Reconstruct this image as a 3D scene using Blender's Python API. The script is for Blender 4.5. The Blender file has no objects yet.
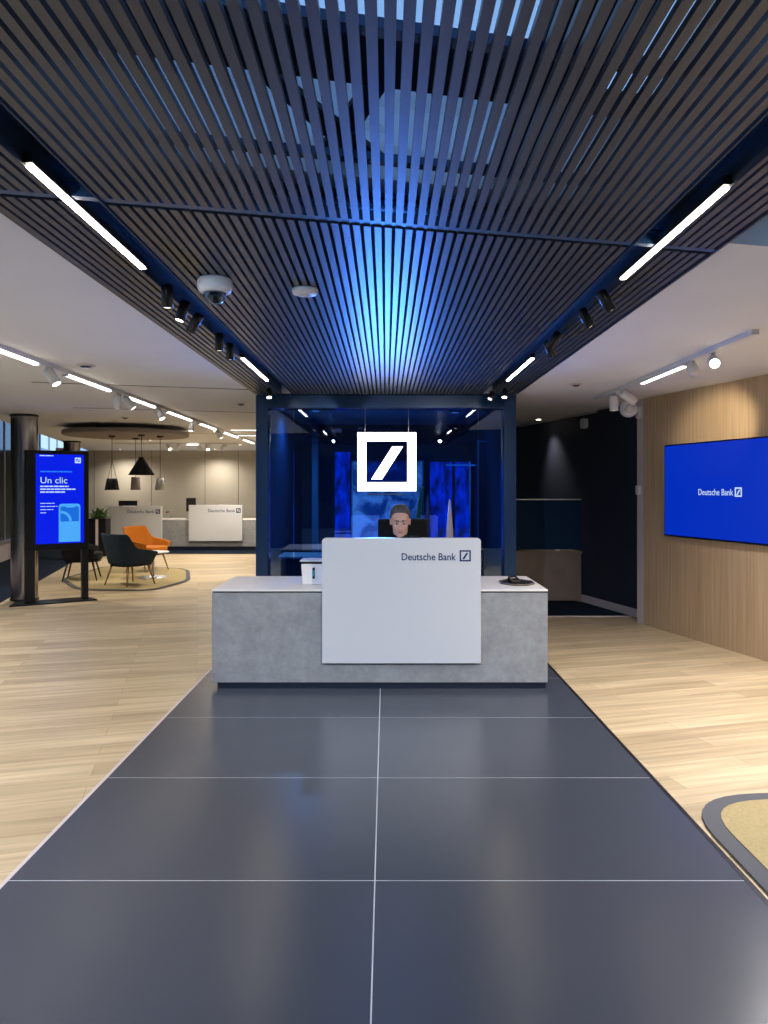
import bpy, bmesh, math, random
from mathutils import Vector, Matrix
random.seed(7)
PI = math.pi
S = bpy.context.scene
C = S.collection
# ------------------------------------------------------------------ view
S.view_settings.view_transform = 'Standard'
S.view_settings.look = 'None'
S.view_settings.gamma = 1.0
S.view_settings.use_curve_mapping = False
S.view_settings.exposure = 0.0
EYE = 1.55
F = 720.0
cam = bpy.data.cameras.new('camera'); co = bpy.data.objects.new('camera', cam); C.objects.link(co)
co.location = (0, 0, EYE); co.rotation_euler = (PI/2, 0, 0)
cam.sensor_fit = 'VERTICAL'; cam.sensor_height = 36; cam.sensor_width = 27; cam.lens = 36*F/1024
cam.shift_x = -2/1024; cam.shift_y = -24/1024; cam.clip_start = .05
S.camera = co

TH = math.atan(.262)                     # the building grid is turned against the carpet axis
U = Vector((math.cos(TH), math.sin(TH), 0)); V = Vector((-math.sin(TH), math.cos(TH), 0))

# ------------------------------------------------------------------ materials
def srgb(r, g, b):
    f = lambda c: (c/255)/12.92 if c/255 <= .04045 else ((c/255+.055)/1.055)**2.4
    return (f(r), f(g), f(b), 1)
def mat(name, col, rough=.5, metal=0, spec=.5, emit=None, es=0, coat=0, noise=0, nscale=8, bump=0, bscale=60, sheen=0):
    m = bpy.data.materials.new(name); m.use_nodes = True
    nt = m.node_tree; b = nt.nodes['Principled BSDF']
    b.inputs['Base Color'].default_value = col
    b.inputs['Roughness'].default_value = rough
    b.inputs['Metallic'].default_value = metal
    b.inputs['Specular IOR Level'].default_value = spec
    if coat: b.inputs['Coat Weight'].default_value = coat
    if sheen: b.inputs['Sheen Weight'].default_value = sheen
    if emit: b.inputs['Emission Color'].default_value = emit; b.inputs['Emission Strength'].default_value = es
    tc = nt.nodes.new('ShaderNodeTexCoord')
    if noise:
        n = nt.nodes.new('ShaderNodeTexNoise'); n.inputs['Scale'].default_value = nscale; n.inputs['Detail'].default_value = 4
        nt.links.new(tc.outputs['Object'], n.inputs['Vector'])
        r = nt.nodes.new('ShaderNodeValToRGB')
        r.color_ramp.elements[0].position = .3; r.color_ramp.elements[1].position = .7
        r.color_ramp.elements[0].color = tuple(c*(1-noise) for c in col[:3])+(1,)
        r.color_ramp.elements[1].color = tuple(min(1, c*(1+noise)) for c in col[:3])+(1,)
        nt.links.new(n.outputs['Fac'], r.inputs['Fac']); nt.links.new(r.outputs['Color'], b.inputs['Base Color'])
    if bump:
        n = nt.nodes.new('ShaderNodeTexNoise'); n.inputs['Scale'].default_value = bscale; n.inputs['Detail'].default_value = 3
        nt.links.new(tc.outputs['Object'], n.inputs['Vector'])
        bp = nt.nodes.new('ShaderNodeBump'); bp.inputs['Strength'].default_value = bump; bp.inputs['Distance'].default_value = .002
        nt.links.new(n.outputs['Fac'], bp.inputs['Height']); nt.links.new(bp.outputs['Normal'], b.inputs['Normal'])
    return m
def emis(name, col, s):
    return mat(name, (0.004, 0.004, 0.004, 1), .4, spec=.15, emit=col, es=s)

def wood_floor_mat():
    m = bpy.data.materials.new('oak_planks'); m.use_nodes = True; nt = m.node_tree; N = nt.nodes; L = nt.links
    b = N['Principled BSDF']; b.inputs['Roughness'].default_value = .42; b.inputs['Specular IOR Level'].default_value = .45
    tc = N.new('ShaderNodeTexCoord'); mp = N.new('ShaderNodeMapping'); mp.inputs['Rotation'].default_value = (0, 0, -TH)
    L.new(tc.outputs['Object'], mp.inputs['Vector'])
    br = N.new('ShaderNodeTexBrick'); br.inputs['Scale'].default_value = 1; br.inputs['Brick Width'].default_value = 1.5
    br.inputs['Row Height'].default_value = .16; br.inputs['Mortar Size'].default_value = .0012; br.offset = .37; br.offset_frequency = 2
    br.inputs['Color1'].default_value = (.50, .385, .235, 1); br.inputs['Color2'].default_value = (.67, .535, .34, 1)
    br.inputs['Mortar'].default_value = (.30, .20, .11, 1); br.inputs['Bias'].default_value = 0
    L.new(mp.outputs['Vector'], br.inputs['Vector'])
    m2 = N.new('ShaderNodeMapping'); m2.inputs['Scale'].default_value = (1.2, 22, 1); L.new(mp.outputs['Vector'], m2.inputs['Vector'])
    n = N.new('ShaderNodeTexNoise'); n.inputs['Scale'].default_value = 1; n.inputs['Detail'].default_value = 5; L.new(m2.outputs['Vector'], n.inputs['Vector'])
    r = N.new('ShaderNodeValToRGB'); r.color_ramp.elements[0].color = (.74, .72, .68, 1); r.color_ramp.elements[1].color = (1.12, 1.12, 1.12, 1)
    r.color_ramp.elements[0].position = .3; r.color_ramp.elements[1].position = .7
    L.new(n.outputs['Fac'], r.inputs['Fac'])
    mx = N.new('ShaderNodeMix'); mx.data_type = 'RGBA'; mx.blend_type = 'MULTIPLY'; mx.inputs[0].default_value = 1
    L.new(br.outputs['Color'], mx.inputs[6]); L.new(r.outputs['Color'], mx.inputs[7]); L.new(mx.outputs[2], b.inputs['Base Color'])
    return m
def oak_wall_mat():
    m = bpy.data.materials.new('oak_wall_panel'); m.use_nodes = True; nt = m.node_tree; N = nt.nodes; L = nt.links
    b = N['Principled BSDF']; b.inputs['Roughness'].default_value = .5; b.inputs['Specular IOR Level'].default_value = .25
    tc = N.new('ShaderNodeTexCoord'); mp = N.new('ShaderNodeMapping'); mp.inputs['Rotation'].default_value = (0, 0, -TH)
    L.new(tc.outputs['Object'], mp.inputs['Vector'])
    cb = N.new('ShaderNodeSeparateXYZ'); L.new(mp.outputs['Vector'], cb.inputs[0])
    cm = N.new('ShaderNodeCombineXYZ'); L.new(cb.outputs['Y'], cm.inputs['X']); L.new(cb.outputs['Z'], cm.inputs['Y'])
    m2 = N.new('ShaderNodeMapping'); m2.inputs['Scale'].default_value = (34, .9, 1); L.new(cm.outputs[0], m2.inputs['Vector'])
    n = N.new('ShaderNodeTexNoise'); n.inputs['Scale'].default_value = 1; n.inputs['Detail'].default_value = 6; L.new(m2.outputs['Vector'], n.inputs['Vector'])
    r = N.new('ShaderNodeValToRGB'); r.color_ramp.elements[0].color = (.45, .315, .19, 1); r.color_ramp.elements[1].color = (.60, .45, .295, 1)
    r.color_ramp.elements[0].position = .3; r.color_ramp.elements[1].position = .72
    L.new(n.outputs['Fac'], r.inputs['Fac']); L.new(r.outputs['Color'], b.inputs['Base Color'])
    return m
def tile_mat():
    m = mat('slate_tile', (.058, .067, .088, 1), .4, spec=.6)
    nt = m.node_tree; N = nt.nodes; L = nt.links; b = N['Principled BSDF']
    tc = N.new('ShaderNodeTexCoord')
    n = N.new('ShaderNodeTexNoise'); n.inputs['Scale'].default_value = 3; n.inputs['Detail'].default_value = 6; L.new(tc.outputs['Object'], n.inputs['Vector'])
    r = N.new('ShaderNodeMapRange'); r.inputs[3].default_value = .21; r.inputs[4].default_value = .29
    L.new(n.outputs['Fac'], r.inputs[0]); L.new(r.outputs[0], b.inputs['Roughness'])
    n2 = N.new('ShaderNodeTexNoise'); n2.inputs['Scale'].default_value = 350; L.new(tc.outputs['Object'], n2.inputs['Vector'])
    bp = N.new('ShaderNodeBump'); bp.inputs['Strength'].default_value = .25; bp.inputs['Distance'].default_value = .0006
    L.new(n2.outputs['Fac'], bp.inputs['Height']); L.new(bp.outputs['Normal'], b.inputs['Normal'])
    return m
def concrete_mat():
    m = mat('concrete', (.3, .3, .29, 1), .6, spec=.3)
    nt = m.node_tree; N = nt.nodes; L = nt.links; b = N['Principled BSDF']
    tc = N.new('ShaderNodeTexCoord')
    a = N.new('ShaderNodeTexNoise'); a.inputs['Scale'].default_value = 7; a.inputs['Detail'].default_value = 10; a.inputs['Roughness'].default_value = .8
    a.inputs['Distortion'].default_value = .1
    L.new(tc.outputs['Object'], a.inputs['Vector'])
    r = N.new('ShaderNodeValToRGB'); r.color_ramp.elements[0].position = .33; r.color_ramp.elements[1].position = .66
    r.color_ramp.elements[0].color = (.22, .22, .225, 1); r.color_ramp.elements[1].color = (.36, .36, .355, 1)
    L.new(a.outputs['Fac'], r.inputs['Fac']); L.new(r.outputs['Color'], b.inputs['Base Color'])
    return m
def glass_mat(name, tint, refl=1.0, rough=.0):
    m = bpy.data.materials.new(name); m.use_nodes = True; nt = m.node_tree; N = nt.nodes; L = nt.links
    N.remove(N['Principled BSDF'])
    t = N.new('ShaderNodeBsdfTransparent'); t.inputs[0].default_value = tint
    g = N.new('ShaderNodeBsdfGlossy'); g.inputs['Roughness'].default_value = rough; g.inputs['Color'].default_value = (.75, .88, 1, 1)
    f = N.new('ShaderNodeFresnel'); f.inputs['IOR'].default_value = 1.6
    k = N.new('ShaderNodeMath'); k.operation = 'MULTIPLY'; k.inputs[1].default_value = refl; k.use_clamp = True
    L.new(f.outputs[0], k.inputs[0])
    mx = N.new('ShaderNodeMixShader'); L.new(k.outputs[0], mx.inputs[0]); L.new(t.outputs[0], mx.inputs[1]); L.new(g.outputs[0], mx.inputs[2])
    L.new(mx.outputs[0], N['Material Output'].inputs['Surface'])
    return m

def lit_mat():  # glow of invented panels that give the vivid blue behind the glass
    m = emis('invented_blue_glow', (0, .05, .75, 1), 1.0); nt = m.node_tree; N = nt.nodes; L = nt.links; b = N['Principled BSDF']
    tc = N.new('ShaderNodeTexCoord'); mp = N.new('ShaderNodeMapping'); mp.inputs['Scale'].default_value = (5, 1, 2.2); L.new(tc.outputs['Object'], mp.inputs['Vector'])
    n = N.new('ShaderNodeTexNoise'); n.inputs['Scale'].default_value = 1.6; n.inputs['Detail'].default_value = 2; L.new(mp.outputs['Vector'], n.inputs['Vector'])
    r = N.new('ShaderNodeValToRGB'); r.color_ramp.elements[0].position = .38; r.color_ramp.elements[1].position = .68
    r.color_ramp.elements[0].color = (0, .02, .16, 1); r.color_ramp.elements[1].color = (.005, .12, 1.3, 1)
    L.new(n.outputs['Fac'], r.inputs['Fac']); L.new(r.outputs['Color'], b.inputs['Emission Color'])
    return m
def cloud_mat():  # street reflection painted as pale clouds, with a glow of its own
    m = mat('cloudy_street_reflection', (.5, .5, .7, 1), .4); nt = m.node_tree; N = nt.nodes; L = nt.links; b = N['Principled BSDF']
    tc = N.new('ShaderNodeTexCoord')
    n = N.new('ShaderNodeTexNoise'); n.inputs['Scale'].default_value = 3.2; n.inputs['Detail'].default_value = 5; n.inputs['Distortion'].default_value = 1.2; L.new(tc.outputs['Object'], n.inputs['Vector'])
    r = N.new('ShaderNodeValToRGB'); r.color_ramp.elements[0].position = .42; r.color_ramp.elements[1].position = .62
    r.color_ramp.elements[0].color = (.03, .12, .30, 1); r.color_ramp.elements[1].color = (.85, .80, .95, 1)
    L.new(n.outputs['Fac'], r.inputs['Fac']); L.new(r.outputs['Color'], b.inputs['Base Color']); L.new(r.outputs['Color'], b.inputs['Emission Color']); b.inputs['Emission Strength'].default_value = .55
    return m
M = dict(
    oak=wood_floor_mat(), oakwall=oak_wall_mat(), tile=tile_mat(), concrete=concrete_mat(),
    grout=mat('pale_grout', (.65, .68, .72, 1), .6),
    edge=mat('dark_edge_strip', (.03, .03, .035, 1), .4, metal=.6),
    ceil=mat('ceiling_paint', (.74, .755, .79, 1), .85, spec=.2, noise=.02, nscale=2),
    slot=mat('shadow_gap', (.05, .045, .04, 1), .9),
    trimw=mat('off_white_trim', (.60, .52, .52, 1), .6),
    darkwall=mat('charcoal_wall', (.030, .036, .058, 1), .6, spec=.35, noise=.05, nscale=3),
    cream=mat('cream_wall_panel', (.50, .45, .36, 1), .6, noise=.02, nscale=2),
    carpet=mat('navy_carpet', (.012, .020, .036, 1), .95, spec=.1, bump=.6, bscale=400, noise=.15, nscale=60),
    slat=mat('anthracite_slat', (.064, .070, .084, 1), .38, spec=.5, noise=.04, nscale=5),
    blackm=mat('black_metal', (.012, .013, .016, 1), .35, metal=.3),
    black=mat('black_plastic', (.006, .006, .008, 1), .45, spec=.3),
    blackg=mat('black_gloss', (.006, .006, .008, 1), .12),
    bluesteel=mat('blue_black_frame', (.010, .045, .12, 1), .22, metal=.35, spec=.7),
    plenum=mat('plenum_board', (.010, .014, .025, 1), .8),
    bulk=mat('bulkhead_paint', (.72, .75, .80, 1), .8),
    worktop=mat('off_white_worktop', (.84, .80, .74, 1), .35, spec=.4),
    white=mat('white_lacquer', (.62, .62, .63, 1), .33, spec=.45),
    offw=mat('white_plastic', (.65, .66, .68, 1), .4),
    plinth=mat('blue_black_plinth', (.006, .012, .028, 1), .4),
    letter=mat('blue_lettering', (.012, .045, .16, 1), .25, metal=.3),
    led=emis('led_strip', (1, .90, .74, 1), 22),
    ledw=emis('led_diffuser', (1, .93, .82, 1), 9),
    lens=emis('lamp_lens', (1, .88, .68, 1), 14),
    lensdim=emis('lamp_lens_soft', (1, .9, .75, 1), 2.2),
    sign=emis('lit_sign', (1, 1, 1, 1), 5),
    screen=emis('blue_screen', (0.0, .028, .52, 1), .95),
    kscreen=emis('kiosk_screen', (0.0, .012, .80, 1), 1.0),
    kphone=emis('screen_pale_blue', (.07, .40, .95, 1), 1.0),
    kphone2=emis('screen_mid_blue', (.01, .15, .72, 1), 1.0),
    ktext=emis('screen_white', (.55, .75, 1, 1), 1.0),
    kcyan=emis('screen_cyan', (.02, .20, .9, 1), 1.0),
    tvtext=emis('screen_lettering', (.62, .78, 1, 1), .95),
    steel=mat('brushed_steel', (.34, .31, .29, 1), .22, metal=1),
    steelmid=mat('satin_aluminium', (.6, .6, .6, 1), .45, metal=.8),
    rug=mat('sisal_rug', (.42, .33, .17, 1), .95, spec=.1, bump=1, bscale=300, noise=.12, nscale=90),
    rugedge=mat('grey_rug_border', (.12, .12, .13, 1), .9, spec=.1, bump=.6, bscale=300),
    navyf=mat('navy_fabric', (.030, .050, .075, 1), .85, spec=.2, bump=.4, bscale=300),
    blackf=mat('black_fabric', (.012, .012, .014, 1), .85, spec=.2, bump=.4, bscale=300),
    orangef=mat('orange_fabric', (.46, .14, .010, 1), .8, spec=.2, bump=.4, bscale=300),
    legwood=mat('light_oak_leg', (.38, .20, .10, 1), .5),
    disc=mat('taupe_disc', (.26, .215, .19, 1), .7),
    leaf=mat('green_leaf', (.06, .12, .03, 1), .5, noise=.3, nscale=12),
    brown=mat('brown_wood', (.20, .145, .11, 1), .5, noise=.15, nscale=4),
    navyp=mat('navy_screen_fabric', (.008, .028, .066, 1), .85, spec=.15),
    skin=mat('skin', (.55, .31, .22, 1), .55, noise=.06, nscale=30),
    hair=mat('short_dark_hair', (.06, .056, .056, 1), .7, noise=.5, nscale=60, bump=1, bscale=250),
    lip=mat('lips', (.30, .11, .09, 1), .5),
    eye=mat('eye_white', (.22, .2, .19, 1), .3),
    iris=mat('dark_iris', (.02, .012, .01, 1), .2),
    jacket=mat('dark_jacket', (.010, .010, .014, 1), .8),
    shirt=mat('pale_shirt', (.45, .48, .55, 1), .8),
    trouser=mat('dark_trousers', (.012, .014, .02, 1), .85),
    intwall=mat('deep_blue_wall', (.002, .012, .045, 1), .5),
    intpanel=mat('blue_wall_panel', (.01, .07, .18, 1), .35),
    intcol=mat('teal_column', (.05, .17, .25, 1), .35),
    paleframe=mat('pale_reflection_frame', (.6, .7, .75, 1), .3),
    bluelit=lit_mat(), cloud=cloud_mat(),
    greyfloor=mat('grey_interior_floor', (.06, .08, .10, 1), .4),
    teal=mat('teal_planter_mark', (.05, .28, .24, 1), .5),
    facade=mat('teal_dark_glass', (.020, .045, .052, 1), .12, spec=.6),
    daylight=emis('bright_window', (.55, .80, .95, 1), 1.0),
    glassdark=glass_mat('blue_tinted_glass', (.20, .44, .80, 1), 2.4),
    glassclear=glass_mat('clear_dome', (.5, .55, .6, 1), 1.6),
    jointblue=mat('blue_joint_rail', (.02, .085, .24, 1), .35, spec=.6),
    seam=mat('panel_seam', (.26, .23, .18, 1), .7),
    channel=mat('navy_channel', (.008, .028, .065, 1), .5),
    street=mat('street_render', (.05, .052, .058, 1), .9, noise=.1, nscale=2),
    skydim=glass_mat('sky_dimming_glass', (.93, .94, .95, 1), .4),
    streak=mat('yellow_green_streak', (.75, .80, .30, 1), .7),
    cone=mat('rosy_stone', (.24, .19, .21, 1), .5),
    asphalt=mat('street_paving', (.12, .12, .12, 1), .8),
)

# ------------------------------------------------------------------ helpers
def wmat(o):
    m = Matrix.Identity(4)
    while o is not None:
        m = o.matrix_basis @ m; o = o.parent
    return m
def nb(): return bmesh.new()
def box(bm, x0, x1, y0, y1, z0, z1, T=None, bev=0, mi=0):
    vs = [bm.verts.new(Vector((x, y, z)) if T is None else T @ Vector((x, y, z))) for z in (z0, z1) for y in (y0, y1) for x in (x0, x1)]
    fs = [bm.faces.new([vs[i] for i in q]) for q in ((0, 2, 3, 1), (4, 5, 7, 6), (0, 1, 5, 4), (2, 6, 7, 3), (0, 4, 6, 2), (1, 3, 7, 5))]
    for f in fs: f.material_index = mi
    if bev:
        es = list({e for f in fs for e in f.edges})
        bmesh.ops.bevel(bm, geom=es, offset=bev, segments=2, profile=.5, affect='EDGES')
    return bm
def prism(bm, pts, z0, z1, mi=0, T=None):
    tr = (lambda v: v) if T is None else (lambda v: T @ v)
    a = [bm.verts.new(tr(Vector((p[0], p[1], z0)))) for p in pts]
    b = [bm.verts.new(tr(Vector((p[0], p[1], z1)))) for p in pts]
    fs = [bm.faces.new(a[::-1]), bm.faces.new(b)]
    n = len(pts)
    for i in range(n): fs.append(bm.faces.new((a[i], a[(i+1) % n], b[(i+1) % n], b[i])))
    for f in fs: f.material_index = mi
    return bm
def rod(bm, p0, p1, r0, r1=None, n=16, cap=True, smooth=True):
    p0 = Vector(p0); p1 = Vector(p1); r1 = r0 if r1 is None else r1
    d = (p1-p0).normalized(); a = d.orthogonal().normalized(); b = d.cross(a)
    A = [bm.verts.new(p0+(a*math.cos(t)+b*math.sin(t))*r0) for t in [2*PI*i/n for i in range(n)]]
    B = [bm.verts.new(p1+(a*math.cos(t)+b*math.sin(t))*r1) for t in [2*PI*i/n for i in range(n)]]
    for i in range(n):
        f = bm.faces.new((A[i], A[(i+1) % n], B[(i+1) % n], B[i])); f.smooth = smooth
    if cap: bm.faces.new(A[::-1]); bm.faces.new(B)
    return bm
def lathe(bm, prof, c, n=32, axis=None, smooth=True):
    """prof: (r, h) pairs; turned about an axis through c"""
    c = Vector(c); d = Vector(axis or (0, 0, 1)).normalized(); a = d.orthogonal().normalized(); b = d.cross(a)
    rings = []
    for r, h in prof:
        if r < 1e-6: rings.append([bm.verts.new(c+d*h)])
        else: rings.append([bm.verts.new(c+d*h+(a*math.cos(2*PI*i/n)+b*math.sin(2*PI*i/n))*r) for i in range(n)])
    for A, B in zip(rings, rings[1:]):
        for i in range(n):
            j = (i+1) % n
            if len(A) == 1 and len(B) == 1: continue
            if len(A) == 1: f = bm.faces.new((A[0], B[j], B[i]))
            elif len(B) == 1: f = bm.faces.new((A[i], A[j], B[0]))
            else: f = bm.faces.new((A[i], A[j], B[j], B[i]))
            f.smooth = smooth
    return bm
def ball(bm, c, r, sx=1, sy=1, sz=1, n=20, T=None):
    g = bmesh.ops.create_uvsphere(bm, u_segments=n, v_segments=max(8, n*2//3), radius=r)
    for v in g['verts']:
        p = Vector((v.co.x*sx, v.co.y*sy, v.co.z*sz))
        if T is not None: p = T @ p
        v.co = p+Vector(c)
    for v in g['verts']:
        for f in v.link_faces: f.smooth = True
    return bm
def obj(name, bm, m, parent=None, label=None):
    bmesh.ops.recalc_face_normals(bm, faces=bm.faces[:])
    if parent is not None: bm.transform(wmat(parent).inverted())
    me = bpy.data.meshes.new(name); bm.to_mesh(me); bm.free()
    for x in (m if isinstance(m, (list, tuple)) else [m]): me.materials.append(x)
    o = bpy.data.objects.new(name, me); C.objects.link(o)
    if parent is not None: o.parent = parent
    if label: o['label'] = label
    return o
def tag(o, label, cat, group=None, kind=None):
    o['label'] = label; o['category'] = cat
    if group: o['group'] = group
    if kind: o['kind'] = kind
    return o
def thing(name, label, cat, loc=(0, 0, 0), rz=0, group=None):
    o = bpy.data.objects.new(name, None); C.objects.link(o); o.empty_display_size = .1
    o.location = loc; o.rotation_euler = (0, 0, rz)
    return tag(o, label, cat, group)
def struct(name, bm, m, parent=None):
    o = obj(name, bm, m, parent)
    if parent is None: o['kind'] = 'structure'
    return o
def dup(root, loc=None, rz=None, label=None, group=None):
    r = root.copy(); C.objects.link(r)
    if loc is not None: r.location = loc
    if rz is not None: r.rotation_euler = (0, 0, rz)
    if label: r['label'] = label
    if group: r['group'] = group
    def rec(a, b):
        for ch in list(a.children):
            c = ch.copy(); C.objects.link(c); c.parent = b; rec(ch, c)
    rec(root, r)
    return r
def text_bm(s, size, T, depth=.002, bold=0, align='LEFT'):
    """letters in the local x-z plane (front towards -y), placed by T"""
    cu = bpy.data.curves.new('lettering', 'FONT'); cu.body = s; cu.size = size; cu.extrude = depth/2; cu.offset = bold; cu.align_x = align
    cu.resolution_u = 3
    o = bpy.data.objects.new('lettering', cu); C.objects.link(o)
    bpy.context.view_layer.update()
    me = bpy.data.meshes.new_from_object(o.evaluated_get(bpy.context.evaluated_depsgraph_get()))
    bm = nb(); bm.from_mesh(me); bpy.data.meshes.remove(me); bpy.data.objects.remove(o); bpy.data.curves.remove(cu)
    bm.transform(T @ Matrix.Rotation(PI/2, 4, 'X'))
    return bm
def logo_bm(s, T, d=.004, ring=.14, bm=None):
    """square ring with a slanted bar, lower-left corner at the origin of T, in the local x-z plane"""
    bm = bm or nb(); t = s*ring
    def b(x0, x1, z0, z1): box(bm, x0, x1, -d, 0, z0, z1, T)
    b(0, s, 0, t); b(0, s, s-t, s); b(0, t, t, s-t); b(s-t, s, t, s-t)
    q = [(.235*s, .20*s), (.415*s, .20*s), (.775*s, .76*s), (.595*s, .76*s)]
    a = [bm.verts.new(T @ Vector((x, -d, z))) for x, z in q]; c = [bm.verts.new(T @ Vector((x, 0, z))) for x, z in q]
    bm.faces.new(a); bm.faces.new(c[::-1])
    for i in range(4): bm.faces.new((a[i], c[i], c[(i+1) % 4], a[(i+1) % 4]))
    return bm
def lamp(kind, loc, energy, col, parent=None, to=None, size=.05, spot=60, blend=.5, sy=None):
    l = bpy.data.lights.new('lamp', kind); l.energy = energy; l.color = col
    o = bpy.data.objects.new('lamp', l); C.objects.link(o)
    if kind == 'SPOT': l.spot_size = math.radians(spot); l.spot_blend = blend; l.shadow_soft_size = size
    elif kind == 'AREA':
        l.size = size
        if sy: l.shape = 'RECTANGLE'; l.size_y = sy
    else: l.shadow_soft_size = size
    q = (Vector(to)-Vector(loc)).to_track_quat('-Z', 'Y').to_matrix().to_4x4() if to is not None else Matrix.Identity(4)
    W = Matrix.Translation(Vector(loc)) @ q
    if parent is not None: o.parent = parent; o.matrix_basis = wmat(parent).inverted() @ W
    else: o.matrix_basis = W
    return o
def mod_bevel(o, w=.004, seg=2):
    b = o.modifiers.new('Bevel', 'BEVEL'); b.width = w; b.segments = seg; b.limit_method = 'ANGLE'
    return o
def line_pt(x0, y0, s, y): return x0+s*(y0-y)     # wall lines of the building grid: x = x0 + s (y0 - y)
KS = .272
EZ = 2.565                                        # white ceiling
CZ = 2.55                                         # underside of the slats
WARM = (1, .84, .62); WW = (1, .92, .82); NEU = (1, .96, .94)

# ================================================================== SETTING
# oak floor, slate strip, carpets
bm = nb()
box(bm, -12, -1.508, -3, 22, -.05, 0); box(bm, 1.437, 8, -3, 22, -.05, 0); box(bm, -1.508, 1.437, 7.95, 22, -.05, 0)
struct('floor', bm, M['oak'])
TX0, TX1, TXC, TP = -1.49, 1.415, -.044, 1.0095
TY0 = 1.55*F/392.5
ys = [TY0+TP*k for k in range(-6, 6)]
ys = [-3]+[y for y in ys if -3 < y < 7.9]+[7.95]
bm = nb(); g = .0025
for a, b in zip(ys, ys[1:]):
    for x0, x1 in ((TX0, TXC), (TXC, TX1)):
        box(bm, x0 if x0 == TX0 else x0+g, x1 if x1 == TX1 else x1-g, a+g, b-g, -.02, 0)
box(bm, TX0, TX1, -3, 7.95, -.03, -.0008, mi=1)
struct('floor.001', bm, [M['tile'], M['grout']])
bm = nb(); box(bm, -1.508, -1.49, -3, 7.95, -.03, .001); struct('trim_1', bm, M['trimw'])
bm = nb(); box(bm, 1.415, 1.437, -3, 7.95, -.03, .001); struct('trim_2', bm, M['edge'])
# carpets
bm = nb()
cl = lambda y: -5.2-.252*(y-9.7)
prism(bm, [(cl(5)-3.6, 5), (cl(5), 5), (cl(16.9), 16.9), (cl(16.9)-2.2, 16.9)][::1], 0, .006)
prism(bm, [(-9.2, 16.9), (-1.45, 16.9), (-1.45, 19.45), (-9.9, 19.45)], 0, .006)
struct('floor.002', bm, M['carpet'])
bm = nb()
prism(bm, [(1.45, 8.70), (line_pt(2.98, 8.63, KS, 8.70), 8.70), (line_pt(2.98, 8.63, KS, 12.5), 12.5), (1.45, 12.5)], 0, .006)
struct('floor.003', bm, M['carpet'])
bm = nb(); box(bm, 1.45, 2.955, 8.66, 8.70, 0, .008); struct('trim_3', bm, M['trimw'])

# white ceiling: left, right, rear
bm = nb()
ce = lambda x: 2.65+.235*x                         # its near edge, on the building grid
lx = lambda y: -5.8-.262*(y-10.85)                 # its edge along the glazed front
prism(bm, [(-3.3, ce(-3.3)), (-1.395, ce(-1.395)), (-1.395, 7.70), (lx(7.70), 7.70)], EZ, EZ+.12)
prism(bm, [(1.395, ce(1.395)), (6.5, ce(6.5)), (5.5, 7.70), (1.395, 7.70)], EZ, EZ+.12)
prism(bm, [(lx(7.70), 7.70), (5.5, 7.70), (5.5, 22), (lx(22), 22)], EZ, EZ+.12)
# black shadow gaps let into it, running along the grid
for (xa, ya, L) in ((-3.40, 6.905, 2.25), (-3.95, 9.10, 2.7), (-4.2, 13.2, 4)):
    T = Matrix.Translation((xa, ya, 0)) @ Matrix.Rotation(TH, 4, 'Z')
    box(bm, 0, L, -.018, .018, EZ-.0015, EZ+.02, T, mi=1)
struct('ceiling', bm, [M['ceil'], M['slot']])
# bulkhead over the near edge of the white ceiling
bm = nb()
prism(bm, [(-3.6, ce(-3.6)), (6.5, ce(6.5)), (6.5, ce(6.5)+.12), (-3.6, ce(-3.6)+.12)], EZ+.121, 3.12)
struct('wall_upper', bm, M['bulk'])

# right: oak wall, end post, charcoal wall
def gridwall(x0, y0, ya, yb, th, z0, z1):
    xa, xb = line_pt(x0, y0, KS, ya), line_pt(x0, y0, KS, yb)
    n = Vector((1, KS, 0)).normalized()*th
    return [(xa, ya), (xa+n.x, ya+n.y), (xb+n.x, yb+n.y), (xb, yb)]
bm = nb(); prism(bm, gridwall(2.926, 8.18, -1, 8.18, .12, 0, 0), 0, EZ)
struct('wall_right', bm, M['oakwall'])
bm = nb(); prism(bm, gridwall(2.926, 8.18, 8.182, 8.30, .16, 0, 0), 0, EZ)
mod_bevel(struct('trim_4', bm, M['trimw']), .004)
bm = nb(); prism(bm, gridwall(2.98, 8.63, 8.30, 13.4, .12, 0, 0), 0, EZ)
struct('wall_right.001', bm, M['darkwall'])
bm = nb(); prism(bm, gridwall(2.966, 8.63, 8.31, 13.4, .0135, 0, 0), .007, .105)
mod_bevel(struct('baseboard_right', bm, M['trimw']), .003)
bm = nb(); prism(bm, gridwall(2.945, 8.63, 9.4, 13.2, .03, 0, 0), EZ-.03, EZ-.001)
struct('trim_5', bm, M['trimw'])
bm = nb(); box(bm, .8, 8, 13.4, 13.5, 0, EZ); struct('wall_back.001', bm, M['cream'])

# far wall with panel joints
bm = nb(); box(bm, -11.2, -1.0, 19.5, 19.6, 0, EZ)
for x in (-7.9, -6.35, -4.9, -4.0, -3.1, -2.2): box(bm, x-.008, x+.008, 19.492, 19.5, .0, EZ, mi=1)
box(bm, -9, -1, 19.47, 19.5, 2.32, 2.36, mi=0)
struct('wall_back', bm, [M['cream'], M['seam']])
bm = nb(); box(bm, -8.35, -8.02, 18.2, 18.5, .006, EZ-.001); struct('trim_6', bm, M['trimw'])
bm = nb(); box(bm, -1.45, -1.40, 11.6, 19.5, 0, EZ); struct('wall_middle', bm, M['cream'])

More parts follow.
